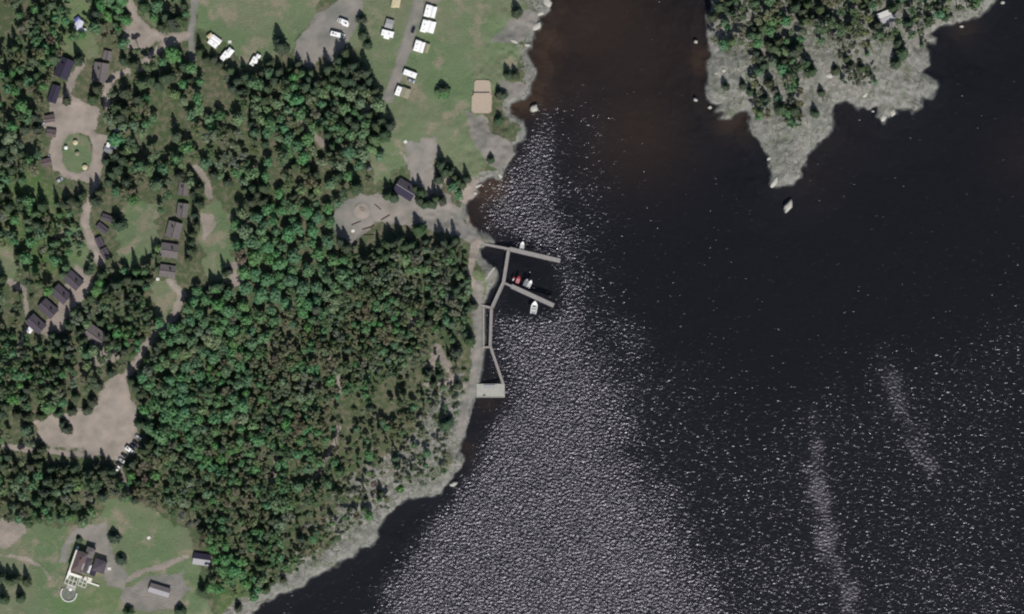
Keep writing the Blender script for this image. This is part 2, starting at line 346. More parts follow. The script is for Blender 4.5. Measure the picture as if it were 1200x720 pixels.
bm_ = bpy.data.materials.new('lake_mud'); bm_.use_nodes = True; n = bm_.node_tree; b_ = n.nodes['Principled BSDF']; b_.inputs['Roughness'].default_value = 1; b_.inputs['Specular IOR Level'].default_value = 0
n.links.new(mixc(n, attr_node(n, 'peat').outputs['Color'], lin(28,28,30), lin(62,49,39)), b_.inputs['Base Color'])
ub, Qb = sub(Q[deep]); mb_ = np_mesh('lake_bed', V[ub], Qb, bm_, True)
br = np.clip(brown, 0, 1).ravel()[ub]; a_ = mb_.attributes.new('peat', 'FLOAT_COLOR', 'POINT'); a_.data.foreach_set('color', np.repeat(br, 4).astype(np.float32)); tag(link('lake_bed', mb_), kind='structure')
ug, Qg = sub(Q[~deep]); me = np_mesh('ground', V[ug], Qg, gm, True)
def cattr(me, name, r, g, b):
    a = me.attributes.new(name, 'FLOAT_COLOR', 'POINT')
    a.data.foreach_set('color', np.stack([r.ravel(), g.ravel(), b.ravel(), np.ones(r.size)], -1).astype(np.float32).ravel())
fl = lambda a: a.ravel()[ug]
cattr(me, 'zone', fl(wG), fl(wV), fl(wD)); cattr(me, 'zone2', fl(wR), fl(wL*.36), fl(np.clip(brown, 0, 1)))
tag(link('ground', me), kind='structure')

def plain_mat(name, which):
    m = bpy.data.materials.new(name); m.use_nodes = True; n = m.node_tree; b = n.nodes['Principled BSDF']
    b.inputs['Roughness'].default_value = .95; b.inputs['Specular IOR Level'].default_value = .1
    t = n.nodes.new('ShaderNodeTexCoord'); cols = surf_cols(n, t.outputs['Object']); n.links.new(cols[which], b.inputs['Base Color']); return m
MGR, MGV, MDT = plain_mat('lawn', 3), plain_mat('grey_gravel', 4), plain_mat('tan_dirt', 5)
def sheet(name, shapes, m, lift=.06, wob=1.0, closed=True, kind='structure', sd=91, st=.5, holes=()):
    """a thin sheet draped on the ground, its outline ragged"""
    allp = np.concatenate([pts(s[0]) for s in shapes]); lo = np.maximum(allp.min(0)-4, (-330, -215)); hi = np.minimum(allp.max(0)+4, (330, 215))
    ax = np.arange(lo[0], hi[0], st); ay = np.arange(lo[1], hi[1], st); X, Y = np.meshgrid(ax, ay, indexing='ij')
    d = np.full(X.shape, -99.)
    for p, w in shapes: d = np.maximum(d, sdf(X, Y, pts(p), w is None, (w or 0)*MPP))
    d += wob*vnoise(X, Y, 4, sd)+.5*wob*vnoise(X, Y, 1.6, sd+1)
    for hp in holes: d = np.minimum(d, -sdf(X, Y, pts(hp))-.4+.5*vnoise(X, Y, 3, sd+3))
    k = d > 0; c4 = k[:-1, :-1] & k[1:, :-1] & k[1:, 1:] & k[:-1, 1:]
    I = np.arange(X.size).reshape(X.shape); Q = np.stack([I[:-1, :-1], I[1:, :-1], I[1:, 1:], I[:-1, 1:]], -1)[c4]
    u, inv = np.unique(Q, return_inverse=True); xs, ys = X.ravel()[u], Y.ravel()[u]
    V = np.stack([xs, ys, bil(H, xs, ys)+lift], -1)
    me = np_mesh(name, V, inv.reshape(-1, 4), m, True); o = link(name, me); return tag(o, kind=kind)
sheet('parking_lot', [(GRAVEL[0], None)], MGV, .09)
sheet('road', [(p, w-1.5) for p, w in GLINES], MGV, .06, .5)
sheet('gravel_yard', [(GRAVEL[1], None)], MGV, .07, 2)
sheet('dirt_road', [(p, w-2) for p, w in DLINES[:2]], MDT, .1, .6)
sheet('dirt_parking_lot', [(DIRT[0], None)], MDT, .08, 2)
sheet('camp_yard', [(DIRT[1], None)], MDT, .08, 2, holes=[GRASS[2]])
sheet('path', [(p, w-2.5) for p, w in DLINES[2:6]], MDT, .1, .7)
sheet('driveway', [(GRAVEL[6], None)], MGV, .08, .8)
sheet('promenade', [([(560,335),(560,410),(554,440),(553,470),(545,500)], 8)], MGV, .1, .3)

# ---------------------------------------------------------------- water
ax = np.arange(-170, 330, 2.0); ay = np.arange(-206, 206, 2.0)
ax = np.concatenate([[-6000, -1500, -400], ax, [400, 1500, 6000]]); ay = np.concatenate([[-6000, -1500, -400], ay, [400, 1500, 6000]])
WX, WY = np.meshgrid(ax, ay, indexing='ij')
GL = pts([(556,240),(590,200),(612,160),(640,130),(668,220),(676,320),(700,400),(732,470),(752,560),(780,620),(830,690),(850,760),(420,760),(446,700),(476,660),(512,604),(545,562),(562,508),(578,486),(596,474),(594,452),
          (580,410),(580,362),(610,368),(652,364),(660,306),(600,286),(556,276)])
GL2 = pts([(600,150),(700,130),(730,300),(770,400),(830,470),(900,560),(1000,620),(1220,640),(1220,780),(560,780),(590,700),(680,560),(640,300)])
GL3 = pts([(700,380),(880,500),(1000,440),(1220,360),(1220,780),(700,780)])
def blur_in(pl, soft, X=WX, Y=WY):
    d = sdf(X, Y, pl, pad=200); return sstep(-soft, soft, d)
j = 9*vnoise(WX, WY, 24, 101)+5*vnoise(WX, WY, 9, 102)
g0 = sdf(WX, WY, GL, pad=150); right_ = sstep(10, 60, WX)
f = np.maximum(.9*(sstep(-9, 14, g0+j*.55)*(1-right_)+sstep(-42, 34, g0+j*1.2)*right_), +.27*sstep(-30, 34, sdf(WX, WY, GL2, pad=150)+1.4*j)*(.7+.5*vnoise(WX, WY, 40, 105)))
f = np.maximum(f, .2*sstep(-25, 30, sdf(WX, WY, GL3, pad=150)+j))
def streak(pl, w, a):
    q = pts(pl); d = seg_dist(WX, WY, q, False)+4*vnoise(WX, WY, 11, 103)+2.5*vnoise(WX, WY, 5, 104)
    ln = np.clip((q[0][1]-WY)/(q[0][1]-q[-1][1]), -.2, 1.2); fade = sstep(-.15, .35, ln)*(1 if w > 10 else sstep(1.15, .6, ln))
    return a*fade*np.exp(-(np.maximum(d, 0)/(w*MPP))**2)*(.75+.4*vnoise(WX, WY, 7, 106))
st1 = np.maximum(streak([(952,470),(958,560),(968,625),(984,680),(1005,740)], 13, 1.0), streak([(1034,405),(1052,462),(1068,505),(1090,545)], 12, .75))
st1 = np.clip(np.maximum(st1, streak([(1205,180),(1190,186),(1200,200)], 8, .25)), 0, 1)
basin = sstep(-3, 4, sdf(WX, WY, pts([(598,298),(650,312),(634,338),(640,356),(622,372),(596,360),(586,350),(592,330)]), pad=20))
f = np.maximum(f, np.clip(st1, 0, 1)*.9)*(1-.75*basin)  # mask outlined after the sun glint; drives wave height, roughness and reflectivity
wm = bpy.data.materials.new('lake_water'); wm.use_nodes = True; n = wm.node_tree
for q in list(n.nodes):
    if q.type != 'OUTPUT_MATERIAL': n.nodes.remove(q)
out = n.nodes['Material Output']; tc = n.nodes.new('ShaderNodeTexCoord')
mp = n.nodes.new('ShaderNodeMapping'); mp.inputs['Rotation'].default_value = (0, 0, R(32)); mp.inputs['Scale'].default_value = (.85, 1.15, 1); n.links.new(tc.outputs['Object'], mp.inputs[0])
w1 = noise_node(n, mp.outputs[0], .6, 2.8); w1.inputs['Distortion'].default_value = .15
at = attr_node(n, 'ruffle_glint'); spw = n.nodes.new('ShaderNodeSeparateColor'); n.links.new(at.outputs['Color'], spw.inputs[0])
def math_(op, a, b):
    m = n.nodes.new('ShaderNodeMath'); m.operation = op
    for i, q in enumerate((a, b)):
        if isinstance(q, (int, float)): m.inputs[i].default_value = q
        else: n.links.new(q, m.inputs[i])
    return m.outputs[0]
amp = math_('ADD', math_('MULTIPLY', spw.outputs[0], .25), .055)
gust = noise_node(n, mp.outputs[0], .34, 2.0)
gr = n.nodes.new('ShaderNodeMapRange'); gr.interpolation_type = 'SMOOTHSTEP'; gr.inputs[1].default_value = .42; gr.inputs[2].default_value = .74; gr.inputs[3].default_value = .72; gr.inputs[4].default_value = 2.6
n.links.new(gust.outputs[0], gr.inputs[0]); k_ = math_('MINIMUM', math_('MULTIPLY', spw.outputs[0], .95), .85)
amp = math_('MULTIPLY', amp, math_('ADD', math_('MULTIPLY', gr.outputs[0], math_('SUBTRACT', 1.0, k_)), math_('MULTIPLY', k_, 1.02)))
hh = math_('MULTIPLY', math_('SUBTRACT', w1.outputs[0], .5), amp)
bpn = n.nodes.new('ShaderNodeBump'); bpn.inputs['Distance'].default_value = 3.0; bpn.inputs['Strength'].default_value = 1; n.links.new(hh, bpn.inputs['Height'])
gl = n.nodes.new('ShaderNodeBsdfGlossy'); gl.distribution = 'GGX'; gl.inputs[0].default_value = (.9, .88, 1, 1)
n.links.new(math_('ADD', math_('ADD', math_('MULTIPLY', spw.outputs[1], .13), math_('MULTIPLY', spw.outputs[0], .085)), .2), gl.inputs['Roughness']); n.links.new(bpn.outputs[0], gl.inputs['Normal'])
tr = n.nodes.new('ShaderNodeBsdfTransparent'); tr.inputs[0].default_value = (.86, .88, .92, 1)
fr = n.nodes.new('ShaderNodeFresnel'); fr.inputs[0].default_value = 1.4; ffac = math_('ADD', fr.outputs[0], math_('MULTIPLY', spw.outputs[0], .035))  # reflectivity also rises with the mask, painting in part of the glint
mxs = n.nodes.new('ShaderNodeMixShader'); n.links.new(ffac, mxs.inputs[0]); n.links.new(tr.outputs[0], mxs.inputs[1]); n.links.new(gl.outputs[0], mxs.inputs[2])
n.links.new(mxs.outputs[0], out.inputs['Surface'])
I = np.arange(WX.size).reshape(WX.shape); Q = np.stack([I[:-1, :-1], I[1:, :-1], I[1:, 1:], I[:-1, 1:]], -1).reshape(-1, 4)
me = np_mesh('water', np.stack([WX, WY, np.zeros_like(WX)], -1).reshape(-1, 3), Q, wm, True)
cattr(me, 'ruffle_glint', f, st1, f*0); tag(link('water', me), kind='structure')
# ---------------------------------------------------------------- buildings
M_ROOFD = mat('dark_roof_felt', lin(78,72,80), .9, .14, .8, .05, 3); M_ROOFN = mat('navy_and_shaded_roof', lin(52,48,66), .85, .15, .8)  # navy felt also paints the shaded slope of one cabin
M_ROOFG = mat('grey_roof_felt', lin(104,98,98), .9, .14, .8, .05, 3); M_ROOFB = mat('brown_roof_tiles', lin(96,84,84), .85, .18, 1.2, .05, 4)
M_ROOFL = mat('pale_and_sunlit_roof', lin(150,148,152), .6, .08, .5); M_WALLR = mat('brown_stained_wood', lin(92,66,50), .8, .2, 2)  # pale sheet also paints the sunlit slopes of barn and cabin
M_WALLW = mat('white_painted_wood', lin(224,222,216), .6, .05, 1); M_WALLG = mat('grey_painted_wood', lin(120,120,118), .8, .1, 1)
M_GLASS = mat('window_glass', lin(40,46,54), .12, .1, 1, spec=.6); M_TRIM = mat('white_trim', lin(228,226,220), .5, .04, 2)
M_BRICK = mat('brick_chimney', lin(120,72,58), .9, .2, 4); M_WHITE = mat('white_lacquer', lin(238,238,236), .35, .03, .6)
M_GREY = mat('grey_plastic', lin(150,150,152), .6, .08, 2); M_DARK = mat('black_rubber', lin(26,26,28), .7, .1, 3)
M_DECK = plank_mat('weathered_grey_planks', lin(142,138,136), .2); M_DECKL = mat('pale_concrete', lin(160,160,152), .85, .1, .8, .02)
M_CREAM = mat('cream_canvas', lin(196,184,152), .9, .08, 1); M_TAN = mat('tan_canvas', lin(140,136,116), .9, .1, 1)
M_AWN = mat('grey_canvas', lin(120,122,126), .9, .1, 1); M_RED = mat('red_hull_paint', lin(150,40,48), .4, .1, 2)
M_PINK = mat('faded_red_canvas', lin(176,118,118), .8, .1, 1); M_BLUE = mat('blue_tarpaulin', lin(96,104,160), .6, .2, 1)
M_STONE = mat('pale_granite', lin(172,170,160), .9, .15, 1.2, .08, 2); M_LOG = mat('weathered_log', lin(84,72,60), .9, .2, 3)
M_STEEL = mat('galvanised_steel', lin(150,152,156), .4, .08, 3, metal=.7); M_SAND = mat('beach_sand', lin(168,154,138), .95, .06, .6, .03, 6)
M_CARD = mat('dark_blue_car_paint', lin(34,38,52), .3, .1, 1, spec=.5); M_CARS = mat('silver_car_paint', lin(176,180,184), .3, .05, 1, metal=.3)
M_SOIL = mat('court_frame_timber', lin(150,136,118), .9, .1, 2)

def house(px, py, L, Wd, rz, roof=M_ROOFD, wall=M_WALLR, h=2.6, pitch=28, label='', cat='cabin', group=None, name='cabin', chimney=True, porch=False, ov=.45, roof2=None):
    x, y = P(px, py); z = hgt(x, y)-.25
    t = empty(name, x, y, z, rz, label, cat, group)
    rise = Wd/2*math.tan(R(pitch)); hL, hW = L/2, Wd/2
    w = MB().box(0, 0, 0, L, Wd, h)
    for s in (-1, 1):
        w.add([(s*(hL-.02), -hW, h), (s*(hL-.02), hW, h), (s*(hL-.02), 0, h+rise-.02), (s*(hL-.14), -hW, h), (s*(hL-.14), hW, h), (s*(hL-.14), 0, h+rise-.02)],
              [(0, 1, 2), (5, 4, 3), (0, 2, 5, 3), (1, 4, 5, 2)])
    w.build('wall', wall, t)
    oL = hL+ov; k = (hW+ov)/hW; th = .16; e = rise*(k-1)
    for s, mm in ((-1, roof), (1, roof2 or roof)):
        rb = MB(); a = [(-oL, 0, h+rise), (oL, 0, h+rise), (oL, s*hW*k, h-e), (-oL, s*hW*k, h-e)]
        rb.add(a+[(p[0], p[1], p[2]+th) for p in a], [(0, 1, 2, 3), (7, 6, 5, 4), (0, 4, 5, 1), (1, 5, 6, 2), (2, 6, 7, 3), (3, 7, 4, 0)])
        ro = rb.build('roof_slope', mm, t)
    MB().box(0, 0, h+rise+th-.05, 2*oL, .3, .1).build('ridge_cap', M_GREY if roof2 else M_DARK, t)
    if chimney:
        c = MB().box(hL*.35, hW*.3, h, .7, .7, rise+1.0).build('chimney', M_BRICK, t)
        MB().box(hL*.35, hW*.3, h+rise+1.0, .85, .85, .1).build('chimney_cap', M_DARK, c)
    d = MB().box(hL*.1, -hW-.03, .15, .95, .08, 2.0).build('door', M_TRIM, t)
    MB().box(hL*.1+.35, -hW-.1, 1.1, .12, .05, .05).build('door_handle', M_STEEL, d)
    for ux, uy, r in ((-hL*.5, -hW-.03, 0), (hL*.6, -hW-.03, 0), (-hL*.4, hW+.03, 0), (hL*.4, hW+.03, 0), (hL+.03, 0, 90), (-hL-.03, 0, 90)):
        g = MB().box(ux, uy, 1.0, 1.1, .06, 1.1, r).build('window', M_GLASS, t)
        f = MB(); c, s_ = math.cos(R(r)), math.sin(R(r))
        for dx, dz, lx, lz in ((-.6, .95, .1, 1.2), (.6, .95, .1, 1.2), (0, 2.1, 1.3, .1), (0, .88, 1.3, .1)): f.box(ux+dx*c, uy+dx*s_, dz, lx, .1, lz, r)
        f.build('window_frame', M_TRIM, g)
    if porch:
        MB().box(0, -hW-1.4, 0, L*.9, 2.7, .3).build('porch_deck', M_DECK, t)
    return t
G4 = 'row of four dark roofed cabins around the pale court'
for i, (px, py, lb) in enumerate(((87.5,329,'dark roofed cabin at the top right end of the row of four'),
     (73,345,'dark roofed cabin second from the top in the row of four by the pale court'),
     (58,362,'dark roofed cabin third from the top in the row of four by the pale court'),
     (44,380,'dark roofed cabin at the bottom left end of the row, white tent beside it'))):
    house(px, py, 9.6, 6.6, -42, M_ROOFD, M_WALLR, 2.9, 26, lb, 'cabin', G4)
GC = 'grey roofed cabins in the glade among the pines'
for px, py, L, w, r, lb in ((216,222,6.5,5,84,'small grey roofed cabin topmost in the column of five beside the tall dark trees'),
     (215,247,7.4,5.6,82,'grey roofed cabin second from the top of the column beside the tall dark trees'),
     (205,270,8.6,7.6,75,'broad grey roofed cabin in the middle of the column of five'),
     (200,294,9.4,7.4,-8,'grey roofed cabin second from the bottom of the column, above the small lawn'),
     (198,318,8.6,6.2,-8,'grey roofed cabin at the bottom of the column, next to the small round lawn')):
    house(px, py, L, w, r, M_ROOFG, M_WALLG, 2.6, 22, lb, 'cabin', GC)
GS = 'little huts along the path below the round lawn'
for px, py, L, w, r, lb in ((127,256,6.4,3.4,-20,'small grey roofed hut nearest the round lawn, beside a dark round tree'),
     (121.5,268,7,3.6,-38,'small grey hut turned askew, second along the path of huts'),
     (118,284,5.4,3.8,-66,'small grey hut third along the path of huts'),
     (124.5,297,5.6,4,-62,'small dark roofed hut at the bottom of the path of huts')):
    house(px, py, L, w, r, M_ROOFD, M_WALLG, 2.2, 16, lb, 'hut', GS, 'hut', False, ov=.2)
house(76.5, 81, 11, 8, 68, M_ROOFN, M_WALLR, 3, 24, 'navy roofed house beside the sandy track at upper left', 'house', name='house')
house(119.5, 86, 10.5, 8, 82, M_ROOFG, M_WALLG, 3, 20, 'grey roofed house with a pale yard, right of the navy roofed house', 'house', name='house')
house(65, 111, 9.6, 4.6, 72, M_ROOFN, M_WALLR, 2.6, 18, 'narrow navy roofed shed below the navy roofed house', 'shed', name='shed', chimney=False)
house(127, 66, 5, 4.6, 80, M_ROOFG, M_WALLG, 2.2, 14, 'little grey roofed shed just above the grey roofed house', 'shed', name='shed', chimney=False, ov=.2)
house(113.5, 394, 11.5, 8.5, -35, M_ROOFG, M_WALLG, 3.4, 24, 'large grey roofed lodge under tree shadows above the dirt car park', 'lodge', name='lodge')
house(475.5, 223, 11.4, 8, -32, M_ROOFN, M_WALLG, 3.6, 30, 'slate roofed house between dark spruces by the grey yard', 'house', name='house', roof2=M_ROOFD)
house(188, 691, 11.5, 4.6, -17, M_ROOFL, M_WALLG, 2.6, 18, 'long low barn with sunlight painted on one roof slope right of the cream villa', 'barn', name='barn', chimney=False, roof2=M_ROOFG)  # pale south slope paints sunlight onto a grey roof
house(237.5, 655, 9.4, 6, -8, M_ROOFL, M_WALLG, 2.6, 24, 'cabin with one roof slope painted shaded and one sunlit beside the bright green tree', 'cabin', roof2=M_ROOFN, chimney=False)  # sun and shade put into the roof colours: pale south slope, dark north slope
house(1038, 21, 9.6, 6.4, 22, M_ROOFL, M_WALLW, 2.8, 16, 'white roofed cottage among trees on the rocky headland', 'cottage', name='cottage', porch=True, chimney=False, roof2=M_WALLW)
GW = 'small roofs half hidden in the trees left of the round lawn'
for px, py, r, lb in ((60,140,10,'small brown roofed hut topmost of the three left of the round lawn'), (62,157,-8,'small brown roofed hut in the middle of the three left of the round lawn'),
                      (56,191,14,'small brown roofed hut lowest of the three left of the round lawn')):
    house(px, py, 5.4, 4, r, M_ROOFB, M_WALLG, 2.2, 14, lb, 'hut', GW, 'hut', False, ov=.2)

# the villa: local x runs across it, local y along its long side
def villa():
    x, y = P(97, 662); t = empty('villa', x, y, hgt(x, y)-.3, -19, 'large cream and white villa with brown roofs and a round terrace at lower left', 'villa')
    def hip(cx, cy, lx, ly, h, rise, m, alongy=True, ov=.35, nm='roof'):
        a, b = lx/2+ov, ly/2+ov; r = max(b-a, .1) if alongy else 0; q = 0 if alongy else max(a-b, .1)
        v = [(cx-a, cy-b, h), (cx+a, cy-b, h), (cx+a, cy+b, h), (cx-a, cy+b, h), (cx-q, cy-r*.8, h+rise), (cx+q, cy+r*.8, h+rise),
             (cx-a, cy-b, h-.2), (cx+a, cy-b, h-.2), (cx+a, cy+b, h-.2), (cx-a, cy+b, h-.2)]
        f = [(0, 1, 4), (1, 2, 5, 4), (2, 3, 5), (3, 0, 4, 5)] if alongy else [(0, 1, 5, 4), (1, 2, 5), (2, 3, 4, 5), (3, 0, 4)]
        f += [(6, 7, 1, 0), (7, 8, 2, 1), (8, 9, 3, 2), (9, 6, 0, 3), (9, 8, 7, 6)]
        return MB().add(v, f).build(nm, m, t)
    W_ = mat('cream_render', lin(212,206,192), .8, .06, 1)
    MB().box(-2.2, 1.6, 0, 7.4, 12.4, 6.2).build('main_wall', W_, t)
    rf = hip(-1.6, 1.6, 6.0, 11.8, 6.25, 2.0, M_ROOFB)
    c = MB().box(-1.2, 3.4, 6.4, .8, 1.0, 2.6).build('chimney', M_BRICK, rf)
    b = MB(); b.box(-5.5, 0, 0, 1.2, 19.5, 3.4); b.build('side_balcony', M_WALLW, t)
    MB().box(3.1, 1.0, 0, 3.6, 8.4, 5.2).build('middle_wall', W_, t)
    hip(3.1, 1.0, 3.3, 8.4, 5.25, 1.0, M_ROOFD)
    for cx in (1.05, 5.0):
        MB().add([(cx-.9, -2.6, 5.4), (cx+.9, -2.6, 5.4), (cx+.9, 2.4, 5.4), (cx-.9, 2.4, 5.4), (cx, -1.8, 6.9), (cx, 1.6, 6.9)],
                 [(0, 1, 4), (1, 2, 5, 4), (2, 3, 5), (3, 0, 4, 5), (3, 2, 1, 0)]).build('dormer', M_WALLW, t)
    MB().box(2.4, 8.3, 0, 4.4, 6.4, 4.6).build('rear_wing_wall', W_, t); hip(2.4, 8.3, 4.4, 6.4, 4.65, 1.2, M_ROOFG)
    MB().box(10.2, 3.2, 0, 6.6, 6.8, 4.4).build('side_wing_wall', W_, t); hip(10.2, 3.2, 6.6, 6.8, 4.45, 1.5, M_ROOFD)
    MB().box(7.6, -1.6, 0, 3.0, 4.2, 3.0).build('lean_to', M_ROOFN, t)
    MB().box(-2.0, -6.6, 0, 8.6, 1.2, 3.2).build('front_balcony', M_WALLW, t)
    # pergola and terraces
    for cx, cy, lx, ly, nx, ny, nm in ((-2.8, -10.2, 6.6, 5.6, 3, 2, 'pergola'), (3.9, -9.4, 4.6, 4.6, 2, 2, 'pergola')):
        MB().box(cx, cy, 0, lx, ly, .35).build('terrace_floor', M_GREY, t)
        f = MB()
        for i in range(nx+1): f.box(cx-lx/2+i*lx/nx, cy, 2.6, .28, ly+.3, .22)
        for i in range(ny+1): f.box(cx, cy-ly/2+i*ly/ny, 2.85, lx+.3, .28, .2)
        for sx in (-1, 1):
            for sy in (-1, 1): f.box(cx+sx*lx/2, cy+sy*ly/2, 0, .3, .3, 2.6)
        f.build(nm, M_WALLW, t)
    MB().box(9.2, -8.2, 0, 8.5, .8, 1.1).build('garden_wall', M_WALLW, t)
    MB().box(6.0, -6.6, 0, 4.6, 2.6, .8).build('stair', W_, t)
    tx, ty = -1.8, -18.2; n = 28
    MB().cyl(tx, ty, 0, 4.5, 4.5, 1.1, n).build('round_terrace', mat('mossy_paving', lin(110,114,104), .95, .25, .7, .05, 2), t)
    r = MB(); k = [(tx+4.6*math.cos(a), ty+4.6*math.sin(a)) for a in np.linspace(math.pi*.88, math.pi*2.12, 22)]
    for (ax_, ay_), (bx_, by_) in zip(k, k[1:]): r.box((ax_+bx_)/2, (ay_+by_)/2, 0, math.hypot(bx_-ax_, by_-ay_)+.05, .5, 1.9, math.degrees(math.atan2(by_-ay_, bx_-ax_)))
    r.build('balustrade', M_WALLW, t)
    MB().box(-1.7, -14.2, 0, 5.4, 2.8, 1.14).build('terrace_bridge', M_DECKL, t)
    fb = MB(); fb.cyl(tx+.1, ty+2.6, 1.1, .9, .9, .5, 14).cyl(tx+.1, ty+2.6, 1.6, .3, .2, .8, 10); fb.build('fountain', M_WHITE, t)
    for wx, wy, rr in ((-1, -4.65, 0), (1, -4.65, 0), (-4, 7.84, 0), (4.7, 11.54, 0), (13.54, 4, 90), (13.54, 2, 90), (-6.14, 2, 90), (-6.14, 6, 90)):
        MB().box(wx, wy, 1.2 if abs(wx) > 6 else 3.9, 1.2, .08, 1.5 if abs(wx) > 6 else 1.3, rr).build('window', M_GLASS, t)
    MB().box(10, 6.64, 0.2, 1.1, .08, 2.1).build('door', M_LOG, t)
villa()

# ---------------------------------------------------------------- caravans, motorhomes, tents, cars
def caravan(px, py, L, Wd, rz, label, group='white caravans on the camp site', m=M_WHITE, h=2.2):
    x, y = P(px, py); t = empty('caravan', x, y, hgt(x, y)+.1, rz, label, 'caravan', group)
    prof = [(-L/2, .55), (L/2, .55), (L/2+.12, 1.3), (L/2-.15, h+.4), (L/2-.6, h+.6), (-L/2+.5, h+.6), (-L/2+.05, h+.35), (-L/2-.08, 1.2)]
    MB().loft([[(a, s*Wd/2, b) for a, b in prof] for s in (-1, 1)]).build('body', m, t, bevel=.08)
    w = MB().box(-L*.15, -Wd/2-.02, 1.4, 1.1, .06, .7).box(L*.25, -Wd/2-.02, 1.4, .9, .06, .7).box(0, Wd/2+.02, 1.4, 1.2, .06, .7)
    w.build('window', M_GLASS, t); MB().box(L/2+.07, 0, 1.45, .08, Wd*.6, .6).build('front_window', M_GLASS, t)
    MB().box(L*.02+.7, -Wd/2-.03, .65, .6, .05, 1.75).build('door', M_GREY, t)
    MB().box(L*.12, .1, h+.6, .7, .7, .12).build('roof_hatch', M_GREY, t); MB().box(-L*.3, -.2, h+.6, .45, .45, .1).build('roof_vent', M_GREY, t)
    for s in (-1, 1):
        wh = MB().hcyl(-.1, s*(Wd/2-.1), .32, .32, .2).build('wheel', M_DARK, t)
    MB().box(L/2+.7, 0, .45, 1.3, .12, .1).box(L/2+.3, 0, .45, .12, .9, .1).build('tow_bar', M_STEEL, t); return t
def awning(px, py, L, Wd, rz, m, label, cat='awning', h=2.1, ridge=.5, group='canvas awnings pitched beside caravans'):
    x, y = P(px, py); t = empty('awning_tent', x, y, hgt(x, y)+.08, rz, label, cat, group)
    a, b = L/2, Wd/2
    MB().box(0, 0, 0, L-.05, Wd-.05, h).build('side_wall', m, t)
    MB().add([(-a-.1, -b-.1, h), (a+.1, -b-.1, h), (a+.1, b+.1, h), (-a-.1, b+.1, h), (-a*.9, 0, h+ridge), (a*.9, 0, h+ridge)],
             [(0, 1, 5, 4), (1, 2, 5), (2, 3, 4, 5), (3, 0, 4), (3, 2, 1, 0)]).build('roof', m, t)
    MB().box(0, -b-.02, .05, 1.1, .05, 1.8).build('entrance', M_GREY, t)
    g = MB()
    for sx in (-1, 1):
        for sy in (-1, 1): g.cyl(sx*a, sy*b, 0, .04, .04, h, 5, sx*-.02)
    g.build('pole', M_STEEL, t); return t
def motorhome(px, py, L, Wd, rz, label, m=M_WHITE, group='motorhomes parked in the grey lot'):
    x, y = P(px, py); t = empty('motorhome', x, y, hgt(x, y)+.12, rz, label, 'motorhome', group)
    MB().box(-.5, 0, .5, L-1.5, Wd, 2.4).build('body', m, t, bevel=.1)
    prof = [(L/2-1.4, .45), (L/2+.35, .45), (L/2+.4, 1.0), (L/2-.1, 1.25), (L/2-.8, 2.0), (L/2-1.4, 2.1)]
    MB().loft([[(a, s*(Wd/2-.12), b) for a, b in prof] for s in (-1, 1)]).build('cab', m, t, bevel=.05)
    MB().add([(L/2-.12, -Wd/2+.2, 1.27), (L/2-.12, Wd/2-.2, 1.27), (L/2-.78, Wd/2-.25, 2.02), (L/2-.78, -Wd/2+.25, 2.02)], [(0, 1, 2, 3)]).build('windscreen', M_GLASS, t)
    MB().box(L/2-1.4, 0, 2.25, 1.2, Wd-.2, .65).build('cab_overhang', m, t, bevel=.1)
    MB().box(-.8, 0, 2.9, 1.0, .8, .12).build('roof_hatch', M_GREY, t); MB().box(-L*.3, .3, 2.9, .9, 1.2, .06).build('solar_panel', M_CARD, t)
    MB().box(-.6, -Wd/2-.03, 1.5, 1.2, .06, .7).build('window', M_GLASS, t)
    for wx in (-L/2+1.2, L/2-.6):
        for s in (-1, 1): MB().hcyl(wx, s*(Wd/2-.1), .36, .36, .25).build('wheel', M_DARK, t)
    return t
def car(px, py, rz, m, label, group='cars parked along the tree edge of the dirt lot', L=4.4):
    x, y = P(px, py); t = empty('parked_car', x, y, hgt(x, y)+.12, rz, label, 'car', group)
    k = L/4.4
    prof = [(-2.2, .35), (2.2, .35), (2.25, .7), (1.2, .95), (-1.7, .98), (-2.2, .85)]
    MB().loft([[(a*k, s*.88, b) for a, b in prof] for s in (-1, 1)]).build('body', m, t, bevel=.08)
    cp = [[(1.15*k, -.8, .94), (1.15*k, .8, .94), (-1.95*k, .8, .94), (-1.95*k, -.8, .94)], [(.45*k, -.66, 1.42), (.45*k, .66, 1.42), (-1.5*k, .66, 1.42), (-1.5*k, -.66, 1.42)]]
    g = MB().loft(cp).build('cabin_glass', M_GLASS, t)
    MB().box(-.52*k, 0, 1.43, 1.85*k, 1.28, .07).build('car_roof', m, t, bevel=.03)
    for wx in (-1.35, 1.35):
        for s in (-1, 1):
            w = MB().hcyl(wx*k, s*.82, .32, .32, .2).build('wheel', M_DARK, t); MB().hcyl(wx*k, s*.93, .32, .18, .03).build('rim', M_STEEL, w)
    for s in (-1, 1): MB().box(2.2*k, s*.6, .62, .1, .35, .14).build('headlight', M_WHITE, t)
    return t
GCP = 'white caravans beside the grey lane'
caravan(466.5, 3.5, 6.4, 5.6*.5+.2, 80, 'cream caravan at the top edge left of the grey lane', GCP, M_CREAM, 2.2)
awning(462.0, 4, 6, 2.4, 80, M_CREAM, 'cream awning on the left side of the cream caravan at the top edge')
awning(456.6, 29, 4.6, 5, -16, M_GREY, 'pale grey awning just above the white caravan left of the lane')
caravan(454.5, 40.5, 7.4, 3.6, -14, 'white caravan left of the grey lane below a pale grey awning', GCP)
awning(453.5, 44, 3.2, 2.4, -14, M_WHITE, 'small white tent touching the lower side of the caravan left of the lane')
caravan(501.3, 13.5, 7.2, 2.9, 76, 'white caravan topmost right of the grey lane', GCP)
awning(507.6, 15.2, 6.6, 3.4, 76, M_WHITE, 'white awning right of the topmost caravan beside the lane', ridge=.9)
